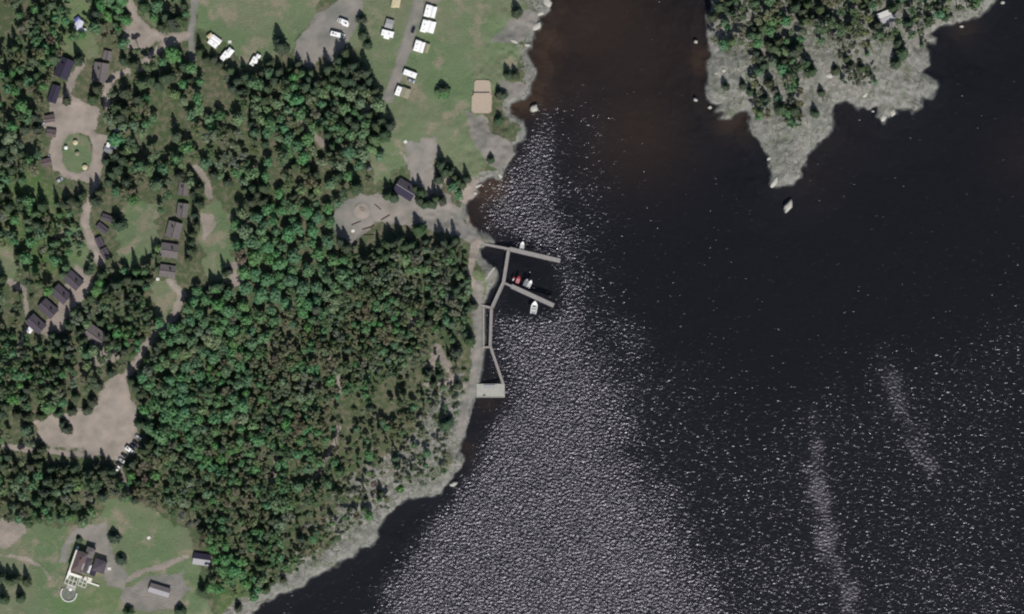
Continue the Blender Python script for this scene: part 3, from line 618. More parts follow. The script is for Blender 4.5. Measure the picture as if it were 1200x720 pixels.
caravan(497.6, 31.5, 7.4, 3.4, 74, 'large white caravan second from the top right of the lane', GCP)
awning(505.2, 32.6, 6.8, 4.6, 74, M_WHITE, 'wide white awning beside the second caravan right of the lane', ridge=.8)
caravan(489.0, 54.5, 6.6, 2.9, 74, 'white caravan in the middle of the row right of the lane', GCP)
awning(494.5, 56.5, 6.2, 2.8, 74, M_WHITE, 'white awning against the middle caravan right of the lane', ridge=.7)
awning(500.5, 57.5, 5.4, 2.4, 74, M_TAN, 'faded tan awning right of the middle caravan')
caravan(480.8, 87.5, 8.0, 3.2, -20, 'long white caravan lying crosswise second from the bottom of the row', GCP)
car(482, 95.5, -22, M_CARS, 'silver car half under shadow below the crosswise caravan', 'cars beside the grey lane', 4.4)
caravan(467.5, 107.5, 5.6, 3.0, 70, 'white caravan at the bottom end of the row by the lane', GCP)
awning(475.8, 110, 5.8, 4.8, 70, M_TAN, 'tan awning beside the bottom caravan of the row')
car(484.5, 36, 72, M_CARD, 'dark car parked on the grey lane beside the second caravan', 'cars beside the grey lane', 4.0)
motorhome(402.5, 26.5, 6.4, 2.7, 158, 'white motorhome in the grey lot, upper of the two')
awning(405.5, 29.2, 3.6, 2.2, -20, M_WHITE, 'small white awning beside the upper motorhome in the grey lot')
motorhome(395.5, 41.6, 8.2, 2.7, -14, 'long white motorhome in the grey lot, lower of the two')
GF = 'white caravans along the field edge'
caravan(250.3, 52, 6.2, 3.0, -36, 'white caravan at the left end of the field edge among dark trees', GF)
awning(254.2, 47.6, 6.2, 3.0, -36, M_WHITE, 'white awning on the field side of the left caravan')
awning(247, 43.2, 3.4, 2.2, 40, M_CREAM, 'small beige tent above the left caravan at the field edge', 'tent')
caravan(264.2, 66.5, 6.2, 3.0, 52, 'white caravan second along the field edge, between dark spruces', GF)
awning(269, 63.5, 6.2, 3.4, 52, M_WHITE, 'white awning beside the second caravan at the field edge', ridge=.7)
caravan(298.2, 72.6, 5.6, 2.8, 60, 'white caravan standing alone at the bottom corner of the field', GF)
awning(302, 69.8, 5.4, 2.4, 60, M_WHITE, 'white awning beside the lone caravan at the corner of the field')
awning(93.5, 30, 6.2, 4.4, 68, mat('bluish_white_canvas', lin(196,198,214), .8, .12, .8), 'bluish white marquee half under trees at upper left', 'tent', group='tents at upper left')
awning(97.5, 37.5, 4.2, 3, 60, M_WHITE, 'smaller white tent below the bluish marquee', 'tent', group='tents at upper left')
awning(92, 24, 3.4, 2.4, 40, M_BLUE, 'small blue tent above the bluish marquee', 'tent', group='tents at upper left')
awning(36.5, 387, 3, 2.8, -40, M_WHITE, 'white tent at the left end of the lowest cabin of the four', 'tent', group='tents near cabins')
caravan(132.5, 171.5, 6.6, 2.7, -14, 'white caravan right of the round lawn', 'caravans around the round lawn')
awning(128, 176, 5, 3.6, -14, M_AWN, 'grey awning below the caravan right of the round lawn')
caravan(137, 152, 4.4, 2.2, -20, 'small pale caravan above the round lawn, half under trees', 'caravans around the round lawn', M_GREY)
car(71, 211.5, 30, M_CARS, 'silver car parked below the round lawn at its left', 'cars near the round lawn')
car(59, 186, 80, M_CARS, 'silver car beside the lowest brown hut left of the round lawn', 'cars near the round lawn', 3.4)
car(53.5, 145, 70, M_CARS, 'silver car beside the topmost brown hut left of the round lawn', 'cars near the round lawn', 3.6)
for px, py, r, m, lb in ((163,512,-38,M_CARS,'silver car at the top right end of the diagonal row in the dirt lot'),
      (160,519,-38,M_CARD,'dark blue car second from the top of the diagonal row'), (157,522.8,-38,M_CARD,'dark blue car directly above the white van in the diagonal row'),
      (146.8,533.6,-38,M_CARD,'dark blue car just below the white van in the diagonal row'), (143.5,539,-38,M_CARS,'silver car second from the bottom of the diagonal row'), (140.6,544,-38,M_CARD,'dark blue car directly above the bottom white car of the diagonal row'),
      (138.5,550,60,M_WHITE,'white car at the bottom end of the diagonal row, nose toward the trees')):
    car(px, py, r, m, lb)
motorhome(153, 527, 5.6, 2.3, -38, 'white van in the middle of the diagonal row in the dirt lot', group='vans in the dirt lot')

# ---------------------------------------------------------------- small things on the lawns
def parasol(px, py, m, label, r=1.5):
    x, y = P(px, py); t = empty('parasol', x, y, hgt(x, y), 0, label, 'parasol', 'parasols on the round lawn')
    MB().cyl(0, 0, 2.1, r, .05, .55, 8).build('canopy', m, t); MB().cyl(0, 0, 0, .03, .03, 2.6, 6).build('pole', M_STEEL, t); MB().cyl(0, 0, 0, .3, .25, .1, 8).build('base', M_GREY, t)
parasol(90, 168, M_CREAM, 'cream parasol near the top of the round lawn'); parasol(79, 174, M_WHITE, 'white parasol at the left of the round lawn', 1.1)
parasol(101, 197, M_CREAM, 'cream parasol at the bottom right of the round lawn', 1.6); parasol(92, 181, M_TAN, 'dull tan parasol in the middle of the round lawn', 1.3)
def table(px, py, rz, m, label):
    x, y = P(px, py); t = empty('picnic_table', x, y, hgt(x, y)+.08, rz, label, 'picnic table', 'picnic tables on the grass')
    MB().box(0, 0, .7, 1.9, .8, .06).build('table_top', m, t)
    for s in (-1, 1): MB().box(0, s*.75, .42, 1.9, .28, .05).build('bench_seat', m, t); MB().box(s*.7, 0, 0, .1, 1.5, .42).box(s*.7, 0, .42, .1, .6, .28).build('leg', m, t)
table(433, 198, 20, M_TRIM, 'white picnic table between the grey yard and the trees above the slate roofed house'); table(475.5, 167, 30, M_TRIM, 'white picnic table at the top edge of the grey yard')
table(270, 50, 0, M_TRIM, 'white picnic table on the field right of the caravans'); table(175, 630, 40, M_TRIM, 'white picnic table on the lower lawn right of the villa')
table(414, 271, 10, M_TRIM, 'white picnic table at the left of the log playground'); table(186, 327.5, 0, M_TRIM, 'white picnic table on the small lawn below the grey cabins'); table(129, 666, 0, M_TRIM, 'white picnic table on the drive right of the villa')
def log(px, py, L, rz, label, sq=False):
    x, y = P(px, py); t = empty('log_bench', x, y, hgt(x, y)+.05, rz, label, 'log bench', 'log benches on the playground')
    MB().hcyl(0, 0, .45, .24, L, 10, 'x').build('seat', M_LOG, t)
    for s in (-1, 1): MB().box(s*L*.35, 0, 0, .3, .6, .3).build('leg', M_LOG, t)
log(418,262,6,24,'log bench topmost at the left of the playground'); log(432,267.5,7.5,16,'longest log bench, lying askew in the middle of the playground'); log(432.5,276,6,2,'log bench lying level at the bottom of the playground')
log(452,255.5,6,30,'log bench right of the playground circle'); log(443,243,5,-40,'log bench slanting above the playground circle at its right')
x, y = P(425, 248); t = empty('play_circle', x, y, hgt(x, y)+.02, 0, 'pale round play area with grey kerb left of the slate roofed house', 'playground')
MB().cyl(0, 0, 0, 4.6, 4.6, .12, 28).build('sand_bed', MDT, t)
r = MB()
for a in range(28): r.box(4.8*math.cos(a*math.tau/28), 4.8*math.sin(a*math.tau/28), 0, .2, 1.12, .2, a*360/28)
r.build('kerb', M_GREY, t)
f = MB().box(-1, .8, .16, .16, .16, 2.2).box(1.2, .2, .16, .16, .16, 2.2).box(.1, .5, 2.3, 2.6, .16, .16, -15); f.build('swing_frame', M_LOG, t)
MB().box(.1, .5, .6, .5, .25, .06, -15).build('swing_seat', M_DARK, t)
# volleyball court
cx, cy = P(564, 113); t = empty('beach_volleyball_court', cx, cy, hgt(cx, cy)+.02, 0, 'pale sand volleyball court on the shore lawn', 'volleyball court')
def outline(poly, z0, z1, st=1.0):
    return MB().prism(poly, z0, z1)
sp_ = [(568,94.5),(573,95),(575,98),(575.5,111),(576.5,113),(576,131),(573,133.5),(555,133),(552.5,130),(553,114),(555.5,111),(556,97),(558,94.5)]
pc = [(P(a, b)[0]-cx, P(a, b)[1]-cy) for a, b in sp_]; dzc = max(hgt(*P(a, b)) for a in range(552, 578, 2) for b in range(94, 134, 2))-hgt(cx, cy)
outline(pc[::-1], -.5, dzc+.12).build('sand_bed', M_SAND, t)
fr_ = MB()
for (a0, b0), (a1, b1) in zip(pc, pc[1:]+pc[:1]): fr_.box((a0+a1)/2, (b0+b1)/2, -.4, math.hypot(a1-a0, b1-b0)+.1, .2, dzc+.62, math.degrees(math.atan2(b1-b0, a1-a0)))
fr_.build('timber_edge', M_SOIL, t)
nt_ = MB().box(.2, .8, 1.4+dzc, 9.6, .05, .95).build('net', mat('pale_net', lin(176,160,144), .9, .05, 2), t)
for s in (-1, 1): MB().cyl(.2+s*5, .8, 0, .07, .07, 2.45+dzc, 8).build('net_post', M_STEEL, t)

# ---------------------------------------------------------------- jetties
def deck_strip(t, a, b, w, z=.55, th=.3, name='deck', m=None, off=(0, 0)):
    (x0, y0), (x1, y1) = P(*a), P(*b); L = math.hypot(x1-x0, y1-y0); ang = math.degrees(math.atan2(y1-y0, x1-x0))
    o = MB().box(0, 0, 0, L, w, th).build(name, m or M_DECK, t, bevel=.03)
    o.location = ((x0+x1)/2-off[0], (y0+y1)/2-off[1], z); o.rotation_euler = (0, 0, R(ang))
    k = MB()
    for s in (-1, 1): k.box(0, s*(w/2+.06), -.1, L, .12, th+.2)
    e = k.build('edge_beam', M_LOG, t); e.location = o.location; e.rotation_euler = o.rotation_euler
    return L, ang
def piles(t, a, b, w, n, off, top=1.1):
    (x0, y0), (x1, y1) = P(*a), P(*b); L = math.hypot(x1-x0, y1-y0); nx, ny = -(y1-y0)/L, (x1-x0)/L
    for i in range(n):
        u = (i+.5)/n
        for s in (-1, 1): MB().cyl(x0+(x1-x0)*u+nx*s*(w/2+.25)-off[0], y0+(y1-y0)*u+ny*s*(w/2+.25)-off[1], -3.5, .13, .12, 3.5+top, 8).build('pile', M_LOG, t)
def jetty(parts, label, railing=None, z=.55):
    ox, oy = P(*parts[0][0]); t = empty('jetty', ox, oy, 0, 0, label, 'jetty', 'jetties in the harbour')
    for i, (a, b, w, n) in enumerate(parts):
        deck_strip(t, a, b, w, z+.012*i, off=(ox, oy)); piles(t, a, b, w, n, (ox, oy))
    if railing:
        for a, b, w in railing:
            (x0, y0), (x1, y1) = P(*a), P(*b); L = math.hypot(x1-x0, y1-y0); ang = math.atan2(y1-y0, x1-x0); nx, ny = -math.sin(ang)*w/2, math.cos(ang)*w/2
            for s in (-1, 1):
                k = MB().box((x0+x1)/2+nx*s-ox, (y0+y1)/2+ny*s-oy, z+1.25, L, .1, .08, math.degrees(ang))
                for q in np.linspace(0, 1, int(L/2.5)+2): k.box(x0+(x1-x0)*q+nx*s-ox, y0+(y1-y0)*q+ny*s-oy, z+.3, .09, .09, 1.0, math.degrees(ang))
                k.build('railing', M_DECKL, t)
    return t
jetty([((553,283.5),(598,292.5),1.5,4), ((597,292.2),(656.5,306),2.6,6)], 'upper jetty reaching right from the beach, small white boat on its far side')
jetty([((589,331),(600,336),1.2,1), ((599,335.5),(649,358.5),2.6,5)], 'lower jetty slanting down right from the footbridge, boats on both sides', z=.5)
jetty([((596,293.5),(590,331.5),1.9,4), ((590.5,330),(576.5,361),1.9,4), ((576,360),(574.5,406),1.7,5), ((574.5,405),(589.5,450),1.5,5), ((563,358),(577,361.5),1.4,1), ((565,407.5),(575,407),1.2,1)],
      'long bending footbridge joining the upper jetty to the bathing platform', railing=[((576,362),(574.5,406),1.6), ((574.5,406),(589.3,449),1.4), ((590,332),(577,360),1.8)], z=.62)
ox, oy = P(575, 458); t = empty('bathing_platform', ox, oy, 0, 0, 'pale square bathing platform at the foot of the footbridge', 'platform')
MB().box(0, 0, .1, 16.5, 8, .75).build('deck', M_DECKL, t, bevel=.06); MB().box(-.6, 2.3, .85, 6.6, 2.2, .5).build('changing_shelter_roof', M_GREY, t)
MB().box(-3.8, -2.8, .85, 1.5, .5, .45).build('bench', M_LOG, t); MB().box(7.8, 0, .85, .3, 7.6, .25).box(0, -3.8, .85, 15.4, .3, .25).build('kerb', M_DECKL, t)
for sx in (-7.5, -2.5, 2.5, 7.5):
    for sy in (-3.6, 3.6): MB().cyl(sx, sy, -4, .25, .25, 4.1, 8).build('pile', M_LOG, t)
x, y = P(563, 349)
# quay wall along the promenade
q = MB().box(*P(566.8, 384), -2, .5, 24.5, 3.0); q = tag(q.build('quay_wall', M_DECKL), 'straight pale quay wall along the promenade behind the footbridge', 'wall')
q2 = MB(); q2.box(0, 0, 0, 8.4, 1.4, .12, 52); q2o = q2.build('boat_ramp', M_DECKL); q2o.location = (*P(574, 321), hgt(*P(574, 321))+.12); tag(q2o, 'pale slanting boat ramp on the small point above the promenade', 'ramp')

# ---------------------------------------------------------------- boats
def boat(px, py, L, Wd, rz, label, hull, cover=None, cab=False, name='motor_boat'):
    x, y = P(px, py); t = empty(name, x, y, 0, rz, label, 'boat', 'boats moored at the jetties')
    st = np.linspace(-.5, .5, 9); out = []; hw = lambda s: Wd/2*(1 if s < .05 else max(.04, 1-((s-.05)/.45)**2.2))*(.9+.1*min(1, (s+.5)*3))
    def ring(z, k, zb=0): return [(s*L, -hw(s)*k, z+.18*max(0, s)*2) for s in st]+[(s*L, hw(s)*k, z+.18*max(0, s)*2) for s in st[::-1]]
    MB().loft([ring(-.25, .55), ring(.1, .85), ring(.62, 1.0), ring(.66, 1.0), ring(.66, .86), ring(.25, .8)]).build('hull', hull, t, smooth=False)
    MB().prism([(s*L*.93, -hw(s)*.78) for s in st]+[(s*L*.93, hw(s)*.78) for s in st[::-1]], .26, .31).build('floor', M_GREY if cover is None else cover, t)
    if cover: MB().prism([(s*L*.8-.2, -hw(s)*.9) for s in st[:7]]+[(s*L*.8-.2, hw(s)*.9) for s in st[:7][::-1]], .5, .72).build('cover', cover, t)
    else:
        fd = [s for s in st if s > .1]; MB().prism([(s*L, -hw(s)*.9) for s in fd]+[(s*L, hw(s)*.9) for s in fd[::-1]], .68, .76).build('foredeck', hull, t)
        MB().box(-.22*L, 0, .3, .45, Wd*.66, .3).build('seat', M_TRIM, t); MB().box(.0, 0, .3, .45, Wd*.66, .3).build('seat', M_TRIM, t)
    if cab:
        MB().add([(.16*L, -Wd*.32, .7), (.16*L, Wd*.32, .7), (.08*L, Wd*.28, 1.25), (.08*L, -Wd*.28, 1.25)], [(0, 1, 2, 3)]).build('windscreen', M_GLASS, t)
        MB().box(.02*L, 0, .3, .5, .6, .6).build('console', M_GREY, t)
    m = MB().box(-.5*L-.15, 0, .45, .4, .35, .55).box(-.5*L-.15, 0, -.5, .14, .1, .95); m.build('outboard_motor', M_DARK, t)
    MB().cyl(.44*L, 0, .8, .05, .05, .15, 6).build('cleat', M_STEEL, t)
boat(612, 287.8, 4.6, 2.3, 80, 'small white boat on the far side of the upper jetty', M_WHITE)
boat(607.3, 328, 4.6, 2.3, 72, 'faded red boat with a pink cover above the lower jetty', M_RED, M_PINK)
boat(602, 327.2, 2.8, 1.1, 60, 'little red dinghy left of the pink covered boat', M_RED, name='dinghy')
boat(616.4, 331.3, 4.8, 2.2, 64, 'grey boat between the pink covered boat and a white boat', M_GREY, M_AWN)
boat(620.8, 333, 5.0, 2.1, 64, 'white boat right of the grey boat above the lower jetty', M_WHITE)
boat(626, 360.5, 7.8, 3.7, 80, 'largest white motor boat, bow to the lower jetty on its lower side', M_WHITE, cab=True)

# ---------------------------------------------------------------- boulders
def boulder(px, py, lx, ly, h, rz, label, m=M_STONE, seed=1, top=True):
    rg = np.random.default_rng(seed); x, y = P(px, py); rings = []; n = 14; ph = rg.uniform(0, 6, 5)
    for k, (s, z) in enumerate(((1.25, -1.6), (1.15, -.5), (1.0, .1), (.86, .5), (.55, .85), (.2, 1.0))):
        rings.append([(lx/2*s*(1+.16*math.sin(2*a+ph[0])+.1*math.sin(3*a+ph[1]+k*.5)+.06*math.sin(5*a+ph[2]))*math.cos(a),
                       ly/2*s*(1+.16*math.sin(2*a+ph[3])+.1*math.sin(4*a+ph[4]))*math.sin(a), z*h if z > 0 else z) for a in np.arange(n)*math.tau/n])
    o = MB().loft(rings).build('boulder', m, smooth=False); o.location = (x, y, max(0, hgt(x, y)-.1)); o.rotation_euler = (0, 0, R(rz))
    return tag(o, label, 'rock', 'boulders at the water')
for i, (px, py, lx, ly, h, r, lb) in enumerate((
    (923.8,242,6.8,3.4,1.2,62,'largest pale boulder rising from the water below the tip of the headland'), (908,213,7,3.2,1.0,45,'long pale rock slab at the very tip of the headland'),
    (815.5,49,2.3,2.0,.8,0,'white boulder in the water left of the wooded top of the headland'), (815,117,2.2,2.0,.8,0,'white boulder in the water left of the rocky lobe of the headland'),
    (832,126,2.2,2,.7,20,'small boulder just under the rocky lobe of the headland'), (848,83,2.6,2.4,1.2,0,'white boulder on the bare rock left of the headland wood'),
    (839,86,1.6,1.4,.8,0,'smaller white boulder left of the white one on the bare rock'), (901,186,2.4,2.2,.8,0,'round pale boulder at the left side of the headland tip'),
    (972.5,88.5,4.2,3.4,1.1,0,'broad pale boulder on the rock in the middle of the headland'), (531.5,567.5,3.8,2.6,1.0,20,'pale boulder in the water off the lower wooded shore'),
    (626,127,4.8,4.2,1.2,30,'large pale boulder off the shore by the sand court'), (1035,138,4.6,3,1.2,50,'knobbly boulder at the lower right bay of the headland'),
    (1046,132,3.6,4,1.2,10,'boulder beside the knobbly one at the bay of the headland'), (1023,130.5,1.6,1.2,.5,0,'small white stone in the bay left of the knobbly boulders'),
    (1175,3,2.6,1.8,.8,0,'white stone at the upper right shore'), (556.5,226.5,2.2,2,.8,0,'pale stone at the beach corner, lower of two'), (560,218,4.4,1.8,.8,20,'pale long stone at the beach corner, upper of two'),
    (1127,31,2.0,1.4,.6,0,'stone in the brown shallows at the upper right'), (1014,265*0+111,4,2.4,.9,40,'pale rock lump above the bay of the headland'), (940,124,3,1.4,.6,30,'low stone on the neck of the headland'),
    (586,206,2.4,3.6,.8,30,'tilted slab where the rocky shore meets the beach'), (603,49,4.6,2.2,.8,-20,'pale slab on the rocks near the upper shore'), (617,53,3.4,1.8,.7,0,'pale slab at the edge of the brown cove'),
    (641,3,4.6,6,.9,0,'pale shore rock at the top edge of the left coast'), (633,16,5,2.6,.8,25,'pale shore rock beside the brown cove'), (629,31,6,3.4,.9,30,'pale rounded shore rock below the brown cove'))):
    boulder(px, py, lx, ly, h, r, lb, M_STONE, i+3)

# ---------------------------------------------------------------- trees
def leaf_mat(name):
    m = bpy.data.materials.new(name); m.use_nodes = True; n = m.node_tree
    b = n.nodes['Principled BSDF']; b.inputs['Roughness'].default_value = .75; b.inputs['Specular IOR Level'].default_value = .15
    oi = n.nodes.new('ShaderNodeObjectInfo'); a = attr_node(n, 'leaf')
    x = n.nodes.new('ShaderNodeMix'); x.data_type = 'RGBA'; x.blend_type = 'MULTIPLY'; x.inputs[0].default_value = 1
    n.links.new(oi.outputs['Color'], x.inputs[6]); n.links.new(a.outputs['Color'], x.inputs[7]); n.links.new(x.outputs[2], b.inputs['Base Color'])
    t = n.nodes.new('ShaderNodeBsdfTranslucent'); n.links.new(x.outputs[2], t.inputs[0])
    ms = n.nodes.new('ShaderNodeMixShader'); ms.inputs[0].default_value = .14
    n.links.new(b.outputs[0], ms.inputs[1]); n.links.new(t.outputs[0], ms.inputs[2]); n.links.new(ms.outputs[0], n.nodes['Material Output'].inputs[0])
    return m
M_LEAF = leaf_mat('foliage'); M_BARK = mat('bark', lin(86,72,60), .95, .25, 3)
def quads(C, Nrm, size, rg, asp=1.0, up=None):
    """one leaf-clump quad per centre, facing Nrm"""
    k = len(C); Nrm = Nrm/np.linalg.norm(Nrm, axis=1, keepdims=True)
    r = rg.normal(size=(k, 3)) if up is None else up
    u = np.cross(Nrm, r); u /= np.linalg.norm(u, axis=1, keepdims=True)+1e-9; v = np.cross(Nrm, u)
    s = size[:, None]/2
    V = np.stack([C-u*s-v*s*asp, C+u*s*.8-v*s*asp*.9, C+u*s+v*s*asp, C-u*s*.9+v*s*asp*.8], 1)
    return V.reshape(-1, 3)
# every crown is modelled for a tree 10 m tall with a crown radius of about 2.5 m, then scaled
def spruce(seed):
    rg = np.random.default_rng(seed); C = []; N = []; Z = []
    for t in np.linspace(0, 1, 15):
        z = 1.2+8.6*t; rad = 2.45*(1-t**1.5)**.9+.15; nb = int(5+9*(1-t)); a0 = rg.uniform(0, 6)
        for i in range(nb):
            a = a0+i*math.tau/nb+rg.normal()*.15; L = rad*rg.uniform(.78, 1.12)
            m = max(2, int(L/.5))
            for q in range(m):
                rr = L*(q+.6)/m; C.append((rr*math.cos(a)+rg.normal()*.08, rr*math.sin(a)+rg.normal()*.08, z-.28*rr+rg.normal()*.07))
                N.append((math.cos(a)*.55+rg.normal()*.35, math.sin(a)*.55+rg.normal()*.35, 1)); Z.append(.62-.16*q/m)
    C, N = np.array(C), np.array(N); return C, N, np.array(Z), .55
def pine(seed):
    rg = np.random.default_rng(seed); C = []; N = []; Z = []
    K = rg.integers(8, 12)
    for k in range(K):
        a = rg.uniform(0, math.tau); rr = 1.65*math.sqrt(rg.uniform(.02, 1)); cz = 8.6-.55*rr-rg.uniform(0, 2.6)
        cc = np.array([rr*math.cos(a), rr*math.sin(a), cz]); rad = rg.uniform(.55, .95)
        d = rg.normal(size=(34, 3)); d /= np.linalg.norm(d, axis=1, keepdims=True); d[:, 2] = np.abs(d[:, 2])*.9-.25
        for q in d:
            C.append(cc+q*rad*np.array([1, 1, .6])*rg.uniform(.75, 1.1)); N.append(q+rg.normal(size=3)*.45+np.array([0, 0, .3])); Z.append(rg.uniform(.4, .5))
    return np.array(C), np.array(N), np.array(Z), .50
def broad(seed):
    rg = np.random.default_rng(seed); C = []; N = []; Z = []
    K = rg.integers(10, 14)
    for k in range(K):
        if k == 0: cc = np.array([0, 0, 7.6]); rad = 1.5
        else:
            a = k*2.4+rg.normal()*.3; rr = 1.55*math.sqrt(k/K)*rg.uniform(.85, 1.15); cc = np.array([rr*math.cos(a), rr*math.sin(a), 7.4-.75*rr-rg.uniform(0, 1.6)]); rad = rg.uniform(.75, 1.15)
        d = rg.normal(size=(46, 3)); d /= np.linalg.norm(d, axis=1, keepdims=True); d[:, 2] = np.abs(d[:, 2])*1.1-.35
        for q in d:
            C.append(cc+q*rad*rg.uniform(.85, 1.08)); N.append(q+rg.normal(size=3)*.3+np.array([0, 0, .15])); Z.append(rg.uniform(.38, .55))
    return np.array(C), np.array(N), np.array(Z), .5
def bush(seed):
    rg = np.random.default_rng(seed); C = []; N = []; Z = []
    for k in range(5):
        a = rg.uniform(0, 6.3); rr = rg.uniform(.2, 1.4); cc = np.array([rr*math.cos(a), rr*math.sin(a), rg.uniform(2, 6.0)]); rad = rg.uniform(1.0, 1.6)
        d = rg.normal(size=(26, 3)); d /= np.linalg.norm(d, axis=1, keepdims=True); d[:, 2] = np.abs(d[:, 2])*1.4-.3
        for q in d: C.append(cc+q*rad*rg.uniform(.8, 1.1)*np.array([1, 1, 2.])); N.append(q+rg.normal(size=3)*.4); Z.append(rg.uniform(.6, .85))
    return np.array(C), np.array(N), np.array(Z), .7
PROTO = {}
def crown_arrays(kind, seed):
    C, N, s, _ = {'spruce': spruce, 'pine': pine, 'broad': broad, 'bush': bush}[kind](seed)
    rg = np.random.default_rng(seed+99); V = quads(C, N, s*1.15, rg); jt = rg.uniform(.82, 1.18, len(C))
    cl = np.repeat(jt, 4); return V.astype(np.float32), cl.astype(np.float32)
def leafattr(me, col3):
    a = me.attributes.new('leaf', 'FLOAT_COLOR', 'POINT'); a.data.foreach_set('color', np.concatenate([col3, np.ones((len(col3), 1))], 1).astype(np.float32).ravel())
def trunk_mesh(kind):
    b = MB(); top = {'spruce': 9.4, 'pine': 8.4, 'broad': 7.0, 'bush': 3.0}[kind]; r0 = {'spruce': .2, 'pine': .19, 'broad': .24, 'bush': .1}[kind]
    b.cyl(0, 0, -.6, r0*1.25, r0, 1.2, 7).cyl(0, 0, .6, r0, r0*.25, top-.6, 7)
    if kind != 'spruce':
        for i in range(5):
            a = i*2.4; z = top*(.45+.09*i); ro = 1.3 if kind != 'bush' else .8
            n0 = len(b.v); b.cyl(0, 0, z, r0*.45, r0*.12, top*.14+.4, 5, ro*math.cos(a), ro*math.sin(a))
    me = bpy.data.meshes.new('trunk'); me.from_pydata(b.v, [], b.f); me.materials.append(M_BARK); return me
for kd in ('spruce', 'pine', 'broad', 'bush'):
    PROTO[kd] = []
    tm = trunk_mesh(kd)
    for sdx in range(8):
        V, cl = crown_arrays(kd, sdx*13+5); me = np_mesh('crown', V, np.arange(len(V)).reshape(-1, 4), M_LEAF); leafattr(me, np.stack([cl]*3, 1)); PROTO[kd].append((me, V, cl, tm))
TONES = {  # base reflectances
 'spruce': (('dark', lin(70,84,64)), ('deep green', lin(84,104,76))),
 'pine': (('dark green', lin(94,112,82)), ('olive', lin(114,122,94)), ('greyish green', lin(116,126,106)), ('brownish', lin(114,112,94))),
 'broad': (('mid green', lin(92,128,90)), ('bright green', lin(92,132,84)), ('pale green', lin(112,134,100))),
 'bush': (('dark', lin(66,76,58)), ('olive', lin(88,96,72)))}
KIND = {'spruce': ('spruce_tree', 'spruce'), 'pine': ('pine_tree', 'pine'), 'broad': ('broadleaf_tree', 'broadleaf tree'), 'bush': ('shrub', 'shrub')}
T = []   # (x, y, height, radius, kind, tone, special label or None)
def jt_(c, rg, a=.12): return tuple(min(1, q*rg.uniform(1-a, 1+a)) for q in c)
HAND = []
def hand(kind, L, tone=0, r=None):
    for q in L:
        px, py, h = q[:3]; HAND.append((px, py, h*(1.04 if kind == 'spruce' else 1), (q[3] if len(q) > 3 else (r or (2.0+h*.03)))*(1.36 if kind == 'spruce' else 1.12), kind, tone))
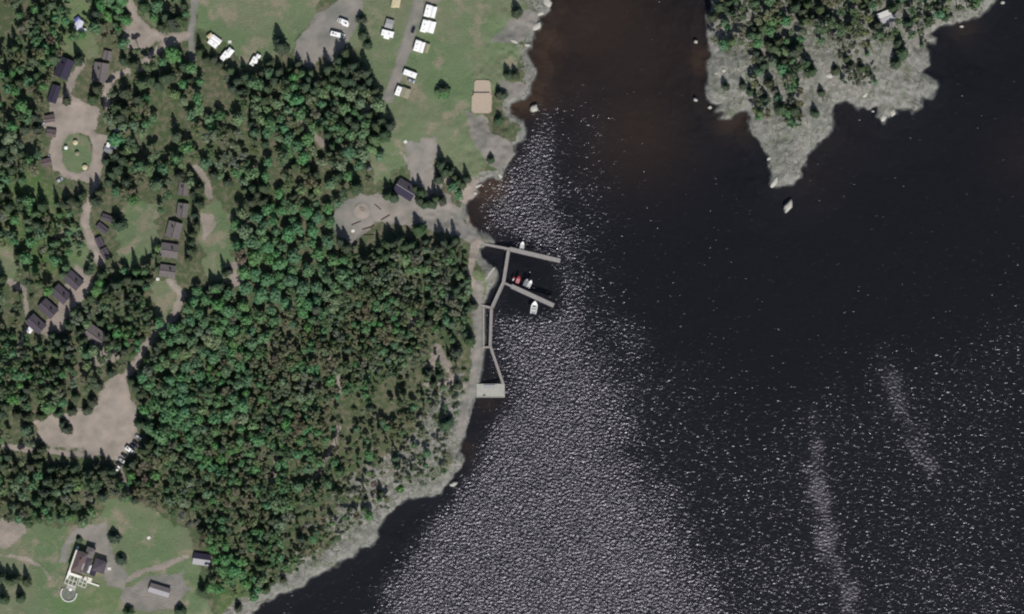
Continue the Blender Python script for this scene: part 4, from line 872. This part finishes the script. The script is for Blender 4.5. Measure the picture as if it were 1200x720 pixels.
hand('spruce', [(95,71,14,2.5),(159,76,16,2.4),(146,73,11,2),(182,96,13,2.8),(194,94,18,3),(187,101,14,2.6),(202,92,14,2.4),(25,99,14,2.4),(46,90,12,2.2),(80,120,13,1.9),(139,127,17,3.2),(147,130,15,2.8),(163,118,15,2.4),(111,118,11,2.4),
 (205,30,17,3.2),(214,26,13,2.6),(197,22,14,2.6),(216,80,16,2.2),(235,62,14,2),(225,96,10,2),(252,72,9,2.4),(259,77,8,2.2),(273,84,11,2.4),(279,98,15,3),(285,110,14,2.8),(331,58,17,3.2),(327,50,14,2.4),(315,76,9,2.4),(322,96,13,2.4),(328,86,12,2.2),
 (342,82,9,1.8),(350,76,9,1.8),(357,104,15,2.6),(362,96,14,2.4),(386,84,16,2.6),(392,92,13,2.4),(409,84,21,3.2),(416,80,17,2.8),(404,96,16,3),(441,108,16,2.3),(424,24,8,2.2),(427,44,11,2.4),(431,54,9,2),
 (417,148,15,2.8),(440,150,17,2.8),(452,160,17,2.8),(448,144,13,2.4),(410,140,12,2.4),(386,160,15,2),(390,172,13,2),(359,200,15,2.4),(370,206,14,2.2),(346,196,10,2),(297,236,14,3),(309,236,13,2.6),(343,232,12,2.2),(268,214,13,2.2),(252,206,12,2.2),
 (455,228,15,2.4),(494,229,15,2.5),(492,236,12,2.2),(510,233,14,1.9),(517,194,16,2.4),(533,208,11,2.0),(538,214,11,2),(547,210,12,1.9),(526,196,8,1.8),
 (407,293,16,2.8),(402,286,13,2.4),(428,303,18,2.6),(445,295,14,2),(448,318,16,2.6),(455,288,15,2.6),(462,286,17,2.6),(468,283,18,2.8),(475,290,14,2.6),(483,288,14,2.6),(489,294,12,2.4),(453,300,12,2.4),(493,270,13,3),(516,290,18,2.6),(522,286,16,2.4),(527,288,13,2.2),(534,284,15,2.2),(499,285,8,2),
 (502,306,10,2),(533,316,11,1.9),(545,314,11,1.8),(535,340,14,2.4),(541,332,11,2),(547,362,11,2.2),(555,358,9,2),(506,364,15,2.4),(503,378,13,2.2),(535,412,15,3),(550,400,13,2.6),(546,392,10,2),(518,384,9,1.8),(537,452,9,2),(503,436,9,2),(515,440,11,2.2),(508,450,9,2),(522,498,14,3),(527,494,11,2.4),(484,402,9,2.2),
 (46,532,14,2.4),(51,526,12,2.2),(22,550,13,2.2),(7,546,12,2.2),(12,536,11,2),(38,546,12,2.4),(48,544,12,2.4),(62,550,13,2),(70,550,8,2),(77,550,13,2.6),(90,550,13,2.4),(84,560,13,2.8),(104,552,19,2.2),(109,552,12,2.2),(115,546,8,2),(125,554,17,2.6),(131,552,12,2.6),(118,553,9,2),
 (8,476,16,2.8),(4,486,14,2.6),(34,488,15,2.6),(30,466,12,2.2),(34,456,11,2.2),(22,486,10,2.4),(265,320,15,1.7),(270,318,9,1.6),(252,336,14,2.4),(260,336,11,2.2),(246,342,8,2),
 (235,222,16,2.4),(229,228,14,2.2),(235,240,16,2.2),(230,254,13,1.8),(231,266,15,2),(226,284,14,1.8),(228,296,15,2),(222,304,13,1.8),(227,274,14,1.8),(233,232,14,2),
 (142,264,14,3.0),(137,256,10,2),(114,236,17,2.8),(118,226,15,2.2),(79,240,14,2.4),(84,236,12,2),(92,238,13,2.2),(98,230,11,2),(128,338,16,2.6),(136,334,18,2.6),(143,332,17,2.4),(152,330,15,2.4),(159,332,14,2.2),(168,330,14,2.4),(176,328,12,2.2),(165,344,12,2),(108,350,10,2.4),(122,322,14,2.4),(104,318,8,2),
 (83,380,15,2.4),(78,398,13,2.2),(64,394,10,2.2),(70,400,11,2.4),(100,398,15,2.6),(96,390,13,2.4),(134,400,14,2),(127,396,13,2.2),(68,430,15,2.4),(48,438,16,2.4),(34,430,13,2.2),(120,376,11,2.4),
 (145,190,14,2.8),(140,200,15,2.6),(132,206,14,2.4),(146,178,13,2.4),(126,190,9,2),(130,215,12,2.2),(44,140,14,2.4),(32,152,14,2.4),(46,152,12,2.4),(16,200,15,2.2),(10,230,12,2.4),
 (164,455,16,3),(158,448,14,2.6),(167,462,14,2.6),(176,520,15,3),(172,528,16,3),(158,544,12,3),(152,548,10,2.4),(165,496,13,2.4),(190,402,14,2.8),(186,410,14,2.6),
 (135,630,8,2.8),(143,655,6,2.6),(33,682,11,2.2),(14,680,12,2.4),(4,676,13,2.4),(20,678,11,2.2),(26,700,10,2.2),(6,702,11,2.4),(152,716,7,2.4),(312,690,8,2.2),(320,682,6,1.6),(332,680,6,1.6),(238,692,11,2.2),(306,664,14,2.4),(212,716,7,2.6),(280,712,8,2),
 (606,16,11,2.4),(595,88,10,2),(604,89,8,2),(585,112,8,2),(590,112,7,2),(584,142,7,2.2),(575,188,7,1.8),(519,108,8,3.2),(94,632,4,1.6),
 (929,62,17,3.4),(934,58,14,3),(948,84,15,2.8),(945,78,12,2.4),(905,58,14,2.6),(900,54,12,2.2),(912,50,13,2.4),(890,72,11,2.4),(894,80,10,2.2),(895,118,13,2.6),(886,64,10,2),(883,36,9,2),(850,102,8,1.8),(870,102,7,1.8),(879,108,9,2),(954,134,9,2),(962,110,8,1.8),(836,20,16,2.4),(842,10,16,2.6),(852,4,14,2.4),(858,14,12,2.2),
 (1055,64,15,2.8),(1052,52,13,2.4),(1048,76,12,2.4),(1063,28,12,2.4),(1044,12,13,2.4),(1025,32,12,2.6),(1010,10,10,2),(996,78,9,2),(1008,82,8,2),(978,84,8,2),(930,10,15,2.6),(945,6,15,2.6),(940,16,14,2.4),(960,12,14,2.4),(968,20,12,2.4)], 0)
hand('broad', [(519,110,7,3.6),(114,342,11,3.6),(120,332,9,3.2),(268,656,13,4.4),(276,668,14,4.6),(262,668,12,4),(282,658,12,3.8),(272,680,12,4),(284,672,11,3.6),(252,642,10,3.4),(290,684,10,3),(248,688,10,3.4),(258,690,10,3.4),(98,42,8,2.6),(140,12,12,3.6),(128,20,12,3.6),(148,26,11,3.4),(120,8,12,3.4)], 1)
hand('spruce', [(461,232,14,2.4),(514,212,13,2),(506,240,12,2.2),(519,236,12,2),(528,200,13,2.2),(243,70,12,2),(290,92,15,2.4),(274,104,14,2.4),(308,88,13,2.2),(337,96,15,2.4),(372,100,15,2.4),(398,72,16,2.6),(404,66,17,2.6),(412,98,15,2.6),(434,96,13,2.2),(424,104,14,2.4),(435,136,15,2.4),(458,148,15,2.4)], 0)
hand('broad', [(531,220,10,3.4),(537,229,8,3)], 0)
hand('spruce', [(522,203,13,2.3),(541,218,10,2),(498,240,11,2),(487,222,9,1.8),(80,503,9,2.4),(76,497,8,2.2),(104,480,9,2.4),(110,470,10,2.4),(50,488,10,2.2),(116,452,10,2.4),(86,482,9,2.2),(132,436,11,2.2),(70,484,9,2.2)], 0)
# dense deciduous wood: big rounded crowns
hand('broad', [(298,284,15,4.6),(315,292,14,4.2),(338,276,15,4.6),(352,270,14,4),(368,272,14,4.2),(386,284,13,4),(376,298,14,4.2),(392,306,13,3.8),(330,310,14,4.4),(346,300,14,4.4),(362,316,14,4.2),(380,320,14,4.2),(316,328,14,4.4),(300,322,13,4.2),(306,346,14,4.6),(324,346,14,4.4),
 (342,330,13,4.2),(358,338,14,4.4),(374,338,13,4),(336,356,13,4),(352,352,13,4.2),(290,338,12,4),(254,338,12,3.4),(270,346,12,3.6),(286,358,12,3.8),(244,352,12,3.6),(232,342,12,3.2),(302,256,13,4),(316,246,12,4),(330,248,11,3.6),(346,246,13,4),(362,250,12,3.8),(374,256,12,3.8),(330,228,11,3.6),(398,238,11,3.4),
 (386,246,11,3.6),(240,378,13,3.6),(256,386,14,4.2),(274,388,14,4.4),(290,376,13,4),(306,372,13,4),(222,376,12,3.6),(214,396,13,3.8),(228,400,12,3.6),(240,412,13,3.8),(206,414,13,3.6),(220,430,13,4),(236,440,13,4),(254,420,14,4.2),(268,436,14,4),(284,430,13,4),(188,430,13,3.6),(200,446,12,3.8),(216,454,13,4),(184,460,12,3.8),(280,450,13,4),(296,404,13,4),(312,396,13,4),(324,376,12,3.8)], 0)
hand('broad', [(150,176,8,2.8),(146,150,9,3.2),(158,148,10,3.4),(168,156,10,3.2),(134,146,9,3),(226,138,12,3.8),(236,130,12,3.6),(246,142,10,3.2),(326,122,12,3.6),(340,132,11,3.4),(314,130,10,3),(300,118,11,3.4),(366,118,12,3.6),(380,110,12,3.6),(396,108,12,3.8),(412,112,13,4),(424,122,12,3.8),(404,128,12,3.6),(430,110,11,3.4),
 (424,170,11,3.6),(436,176,11,3.6),(446,184,9,3),(412,160,12,3.6),(428,158,12,3.6),(366,176,10,3.4),(378,190,10,3.2),(374,222,11,3.4),(388,216,10,3.2),(356,224,11,3.4),(216,120,10,3.2),(206,112,10,3.2),(20,570,12,3.8),(30,582,11,3.4),(104,178*0+560,10,3.2),(70,578,11,3.4)], 2)
KEEP = []   # nothing grows here: discs round buildings and the like (px, py, radius px)
for o in bpy.data.objects:
    if o.parent is None and o.get('category') in ('cabin','house','shed','hut','lodge','barn','cottage'):
        KEEP.append((o.location.x/MPP+600, 360-o.location.y/MPP, 10 if o.get('category') in ('hut','shed') else 12))
        if o.get('category') != 'lodge': KEEP.append((o.location.x/MPP+601, 360-o.location.y/MPP+13, 8))
    if o.parent is None and o.get('category') in ('caravan','motorhome','awning','tent','car','picnic table','parasol','playground'): KEEP.append((o.location.x/MPP+600, 360-o.location.y/MPP, 8))
KEEP += [(97,660,30),(564,113,28),(84,690,20)]
CLEAR = GRASS[:7]+[GRASS[9]]+GRAVEL+DIRT[:4]+[DIRT[6]]
LAWN_EDGE = 2.5
FOREST = [
 ([(216,372),(300,366),(312,400),(292,450),(262,500),(222,536),(176,556),(166,500),(166,450),(180,404)], 4.6, 2.0, 3.3, (.05,.2,.75,0), .14, 'deciduous wood'),
 ([(300,92),(396,84),(424,84),(452,130),(456,184),(430,190),(360,192),(310,160),(290,120)], 4.8, 1.9, 3.1, (.16,.2,.64,0), .26, 'deciduous wood'),
 # polygon, spacing m, min radius, max radius, (spruce, pine, broad, bush) mix, gap density, tone hint
 ([(-40,-40),(108,-40),(112,30),(70,66),(60,120),(50,170),(62,230),(66,300),(90,312),(60,340),(40,376),(30,420),(34,470),(44,520),(-40,524)], 5.0, 1.7, 2.9, (.18,.48,.3,.04), .36, 'west wood'),
 ([(112,-40),(148,-40),(156,50),(140,60),(112,40)], 5, 1.8, 3, (.2,.2,.6,0), .1, 'west wood'),
 ([(160,-40),(226,-40),(222,36),(196,38),(170,20)], 6, 1.8, 3, (.3,.1,.6,0), .3, 'west wood'),
 ([(120,60),(222,60),(232,90),(290,84),(344,86),(396,80),(404,50),(420,30),(438,60),(452,120),(458,170),(430,180),(440,200),(420,226),(392,232),(386,262),(300,240),(276,250),(262,240),(236,236),(224,214),(190,240),(150,240),(118,210),(126,150),(112,120)], 4.9, 1.7, 3.0, (.2,.46,.32,.02), .42, 'campsite grove'),
 ([(436,-40),(452,-40),(446,20),(436,70),(420,40),(424,0)], 6, 2, 3, (.4,0,.6,0), .2, 'campsite grove'),
 ([(276,250),(300,240),(392,244),(404,290),(400,366),(330,370),(296,380),(270,366),(216,372),(230,340),(280,336),(284,300),(276,280)], 5.2, 2.2, 3.4, (.05,.1,.85,0), .08, 'deciduous wood'),
 ([(400,296),(540,292),(552,310),(550,340),(552,372),(508,388),(490,428),(440,450),(400,470),(380,500),(300,470),(300,380),(400,366)], 4.2, 1.45, 2.3, (.08,.66,.25,.01), .22, 'shore wood'),
 ([(216,372),(270,366),(300,380),(300,470),(380,500),(400,520),(384,580),(330,610),(330,660),(300,650),(250,640),(230,620),(190,596),(160,580),(150,556),(176,540),(168,500),(166,450),(180,400)], 4.3, 1.6, 2.6, (.07,.56,.37,0), .15, 'great wood'),
 ([(380,500),(440,450),(548,424),(552,446),(546,500),(540,560),(500,576),(440,600),(390,640),(330,680),(300,660),(330,610),(384,580)], 6.4, 1.4, 3.0, (.08,.74,.08,.10), .32, 'shore slope'),
 ([(90,312),(190,318),(200,340),(186,380),(160,420),(140,436),(126,448),(100,466),(60,480),(34,470),(30,420),(60,400),(80,370),(104,350)], 4.6, 1.6, 2.6, (.1,.64,.24,.02), .24, 'lodge grove'),
 ([(66,240),(110,230),(100,262),(104,300),(66,300)], 6, 1.4, 2, (.2,.5,.3,0), .3, 'west wood'),
 ([(150,240),(196,240),(196,330),(160,320),(146,280)], 6.6, 1.3, 2.4, (.25,.5,.25,0), .35, 'cabin glade'),
 ([(-40,524),(44,540),(140,548),(170,570),(160,600),(110,612),(-40,608)], 4.5, 1.7, 2.8, (.15,.5,.35,0), .08, 'villa wood'),
 ([(-40,660),(36,674),(40,712),(-40,730)], 4.6, 1.6, 2.4, (.25,.7,.05,0), .1, 'villa copse'),
 ([(228,626),(300,650),(330,680),(296,700),(262,690),(246,680),(240,640)], 5, 1.4, 2.4, (.1,.5,.4,0), .2, 'great wood'),
 ([(834,-40),(1160,-40),(1150,4),(1110,22),(1070,44),(1000,56),(962,50),(950,64),(930,90),(942,120),(934,134),(884,134),(880,60),(836,56)], 4.5, 1.5, 2.6, (.14,.62,.2,.04), .32, 'headland wood'),
 ([(980,50),(1024,50),(1024,100),(984,104)], 6, 1.2, 1.9, (.2,.5,.1,.2), .3, 'headland slope'),
 ([(1030,40),(1090,40),(1076,80),(1040,90)], 6, 1.2, 2.2, (.3,.4,.1,.2), .4, 'headland slope'),
 ([(882,128),(942,124),(936,150),(890,148)], 5.5, 1, 1.8, (.0,.4,.2,.4), .45, 'headland slope'),
 ([(508,388),(552,372),(556,420),(552,446),(500,448),(490,428)], 7, 1.4, 2.5, (.3,.5,.1,.1), .3, 'shore slope'),
 ([(556,176),(600,186),(590,206),(560,206)], 9, .8, 1.2, (0,0,0,1), .3, 'shore slope'),
]
cells = {}
def near(x, y, r):
    i, j_ = int(x//6), int(y//6)
    for a in (-1, 0, 1):
        for b in (-1, 0, 1):
            for (u, v, q) in cells.get((i+a, j_+b), ()):
                if (u-x)**2+(v-y)**2 < (r+q)**2: return True
    return False
def put(x, y, r): cells.setdefault((int(x//6), int(y//6)), []).append((x, y, r))
for px, py, h, r, kd, tn in HAND:
    x, y = P(px, py)
    if any((px-a)**2+(py-b)**2 < (c*.5)**2 for a, b, c in KEEP): continue
    T.append((x, y, h, r, kd, tn, True)); put(x, y, r*.8)
# the shade a hand-placed spruce throws on the ground is kept free of low crowns in part
CLP = [pts(c) for c in CLEAR]; DLP = [(pts(p), w) for p, w in DLINES]
HF = np.array([(a, b, c) for a, b, c in KEEP])
for poly, sp_m, r0, r1, mix, gap, reg in FOREST:
    kf = 1.0 if 'slope' in reg else 1.2; sp_m *= (1.0 if 'slope' in reg else 1.1); kg = {'campsite grove': 1.26, 'west wood': 1.15, 'great wood': 1.1, 'lodge grove': 1.12, 'villa wood': 1.15, 'deciduous wood': 1.15, 'headland wood': 1.14, 'shore wood': 1.1}.get(reg, 1.0); sp_m *= kg; r0 *= kg; r1 *= kg; r0 *= kf*1.04; r1 *= kf*1.04
    pl = pts(poly); lo, hi = np.maximum(pl.min(0), (-312, -192)), np.minimum(pl.max(0), (312, 192))
    area = (hi[0]-lo[0])*(hi[1]-lo[1]); ncand = int(area/(sp_m**2)*(16 if 'slope' not in reg else 9))
    xs = RNG.uniform(lo[0], hi[0], ncand); ys = RNG.uniform(lo[1], hi[1], ncand)
    ok = inside(xs, ys, pl)
    for c in CLP: ok &= sdf(xs, ys, c, pad=6) < -1.2
    for c, w in DLP: ok &= sdf(xs, ys, c, False, w*MPP, pad=6) < -.6
    ok &= bil(land, xs, ys) > (7+5*vnoise(xs, ys, 12, 206) if reg == 'shore slope' else 1.6)
    ok &= vnoise(xs, ys, 13, 201)*.6+vnoise(xs, ys, 6, 202)*.4 > -1+gap*2.4
    pxs, pys = xs/MPP+600, 360-ys/MPP
    for a, b, c in KEEP: ok &= (pxs-a)**2+(pys-b)**2 > c*c
    vn = vnoise(xs, ys, 22, 203); vb = vnoise(xs, ys, 11, 204)
    for x, y, u, w in zip(xs[ok], ys[ok], vn[ok], vb[ok]):
        gq = 1+.32*float(vnoise(x, y, 17, 207)); r = (r0+(r1-r0)*RNG.beta(1.1, 1.3))*gq*1.04
        q_ = .78+.30*float(vnoise(x, y, 8, 208))
        if near(x, y, r*q_*.8*sp_m/4.6/kg): continue
        m = np.array(mix)*np.array([1+1.2*max(0, u), 1+.3*max(0, -u), 1+1.8*max(0, -w), 1]); kd = RNG.choice(4, p=m/m.sum()); kd = ('spruce', 'pine', 'broad', 'bush')[kd]
        if kd == 'broad': r *= 1.12; h = RNG.uniform(8, 13)*(r/2.8)**.4
        elif kd == 'spruce': h = RNG.uniform(10, 16)*(r/2.3)**.6; r *= .95
        elif kd == 'pine': h = RNG.uniform(8, 14)*(r/2.2)**.8
        else: h = RNG.uniform(2, 4.5); r = min(r*1.1, 2.0)
        tn = int(RNG.integers(0, len(TONES[kd])))
        tq = float(vnoise(x, y, 18, 209))*.9+RNG.uniform(-.3, .3)
        if kd == 'broad': tn = 1 if tq > .5 else 2 if tq < -.3 else 0
        elif kd == 'pine': tn = 3 if tq > .7 else 1 if tq > .1 else 0 if tq > -.35 else 2
        h = min(19, h*(1.18 if kg > 1.1 else 1.1))
        T.append((x, y, h, r, kd, tn, False)); put(x, y, r*q_*.8*sp_m/4.6/kg)
# labels: where a tree stands is told from the nearest landmark
LM = [(76,81,'the navy roofed house'),(120,86,'the grey roofed house'),(94,30,'the bluish marquee'),(92,178,'the round lawn'),(134,172,'the round-lawn caravan'),(252,50,'the leftmost field caravan'),
 (267,65,'the second field caravan'),(299,71,'the lone field caravan'),(372,50,'the grey lot'),(160,40,'the sandy track fork'),(216,222,'the topmost grey cabin'),(205,270,'the middle grey cabin'),(198,318,'the lowest grey cabin'),
 (122,275,'the path of huts'),(87,329,'the four-cabin row top'),(44,381,'the four-cabin row bottom'),(113,394,'the grey roofed lodge'),(100,490,'the dirt car park'),(153,530,'the diagonal car row'),(98,660,'the villa'),
 (188,691,'the long low barn'),(238,655,'the painted-shade cabin'),(476,223,'the slate roofed house'),(425,250,'the play circle'),(440,276,'the log benches'),(564,113,'the sand court'),(519,108,'the tree alone on the lawn'),(480,87,'the crosswise caravan'),(455,36,'the caravan left of the lane'),(545,283,'the upper jetty beach end'),
 (565,385,'the promenade'),(575,458,'the bathing platform'),(531,567,'the lower shore boulder'),(430,640,'the lower shore bend'),(310,700,'the bottom edge shore'),(274,668,'the bright green grove'),(1038,20,'the white roofed cottage'),
 (848,83,'the headland white boulder'),(972,88,'the headland broad boulder'),(895,150,'the headland neck'),(0,200,'the upper left edge'),(0,20,'the top left corner'),(0,400,'the middle left edge'),(0,590,'the lower left edge'),(430,100,'the lane-side dark spruces'),(205,360,'the sandy track bend'),(250,290,'the long glade'),(345,300,'the big-crowned leafy wood'),
 (330,520,'the great wood clearing'),(390,440,'the shore wood clearing'),(230,470,'the great wood left side'),(250,560,'the lower great wood'),(470,360,'the shore wood middle'),(500,410,'the promenade bare ground'),(850,20,'the headland left shore'),(930,20,'the headland wood middle'),(1120,20,'the upper right shore'),(1060,64,'the cottage lone spruces')]
def where(px, py):
    d = [((px-a)**2+(py-b)**2, a, b, t) for a, b, t in LM]; q, a, b, t = min(d); q = math.sqrt(q)
    if q < 9: return 'touching '+t
    ang = (math.degrees(math.atan2(b-py, px-a))+360) % 360
    w = ('right of', 'above-right of', 'above', 'above-left of', 'left of', 'below-left of', 'below', 'below-right of')[int((ang+22.5)//45) % 8]
    return ('just ' if q < 22 else 'near, ' if q < 34 else 'a little ' if q < 48 else 'well ' if q < 66 else 'far ')+w+' '+t
sel = {}
for q in T: sel.setdefault(q[4], []).append(q)
used_labels = {}
NIND = 0
for kd, L in sel.items():
    L.sort(key=lambda q: (-int(q[6]), -(q[3]*(1.0+q[2]*.03))))
    ind, rest = L[:300], L[300:]
    nm, cat = KIND[kd]
    pend = []
    for i, (x, y, h, r, _, tn, hd) in enumerate(ind):
        me, V, cl, tm = PROTO[kd][i % 8]; tname, tcol = TONES[kd][tn]
        size = 'tall' if h > 14.5 else 'small' if (h < 9.5 and kd != 'bush') else 'slender' if r < 1.9 and kd != 'bush' else 'broad' if r > 3.2 else 'medium' if kd != 'bush' else 'low'
        px, py = x/MPP+600, 360-y/MPP
        pend.append((x, y, h, r, me, tm, tcol, f'{size} {tname} {cat} {where(px, py)}'))
    same = {}
    for k, q in enumerate(pend): same.setdefault(q[7], []).append(k)
    for lb, ks in same.items():
        if len(ks) < 2: continue
        hor = np.ptp([pend[k][0] for k in ks]) >= np.ptp([pend[k][1] for k in ks])
        ks.sort(key=lambda k: pend[k][0] if hor else -pend[k][1])
        ends = ('leftmost', 'rightmost') if hor else ('topmost', 'lowest')
        for i_, k in enumerate(ks):
            wd = ends[0] if i_ == 0 else ends[1] if i_ == len(ks)-1 else ('middle', 'second', 'third', 'fourth', 'fifth')[0 if len(ks) == 3 else i_ if i_ < 5 else 4]
            pend[k] = pend[k][:7]+(wd+' '+lb,)
    for x, y, h, r, me, tm, tcol, lb in pend:
        s = r/2.45; rz = RNG.uniform(0, 360)
        t = empty(nm, x, y, hgt(x, y), rz, lb, cat, cat+'s of the woods and shores')
        c = bpy.data.objects.new('crown', me); COL.objects.link(c); c.parent = t; u_ = RNG.uniform(.86, 1.16); c.scale = (s*u_, s/u_, h/10); c.rotation_euler = (RNG.normal()*.05, RNG.normal()*.05, 0); c.color = (*jt_(tcol, RNG), 1)
        b = bpy.data.objects.new('trunk', tm); COL.objects.link(b); b.parent = t; b.scale = (h/12, h/12, h/10); NIND += 1
    if rest:
        VV, CC = [], []
        for i, (x, y, h, r, _, tn, hd) in enumerate(rest):
            me, V, cl, tm = PROTO[kd][i % 8]; a = RNG.uniform(0, 6.3); s = r/2.45; c_, s_ = math.cos(a)*s, math.sin(a)*s
            VV.append(np.stack([V[:, 0]*c_-V[:, 1]*s_+x, V[:, 0]*s_+V[:, 1]*c_+y, V[:, 2]*h/10+hgt(x, y)], 1))
            CC.append(np.array(jt_(TONES[kd][tn][1], RNG))[None]*cl[:, None])
        VV = np.concatenate(VV); me = np_mesh('woodland_'+nm+'s', VV, np.arange(len(VV)).reshape(-1, 4), M_LEAF); leafattr(me, np.concatenate(CC))
        o = link('woodland_'+nm+'s', me); o.color = (1, 1, 1, 1)
        tag(o, f'all the smaller {cat}s filling the gaps of the woods', cat, None, 'stuff')
print('TREES', {k: len(v) for k, v in sel.items()}, NIND)
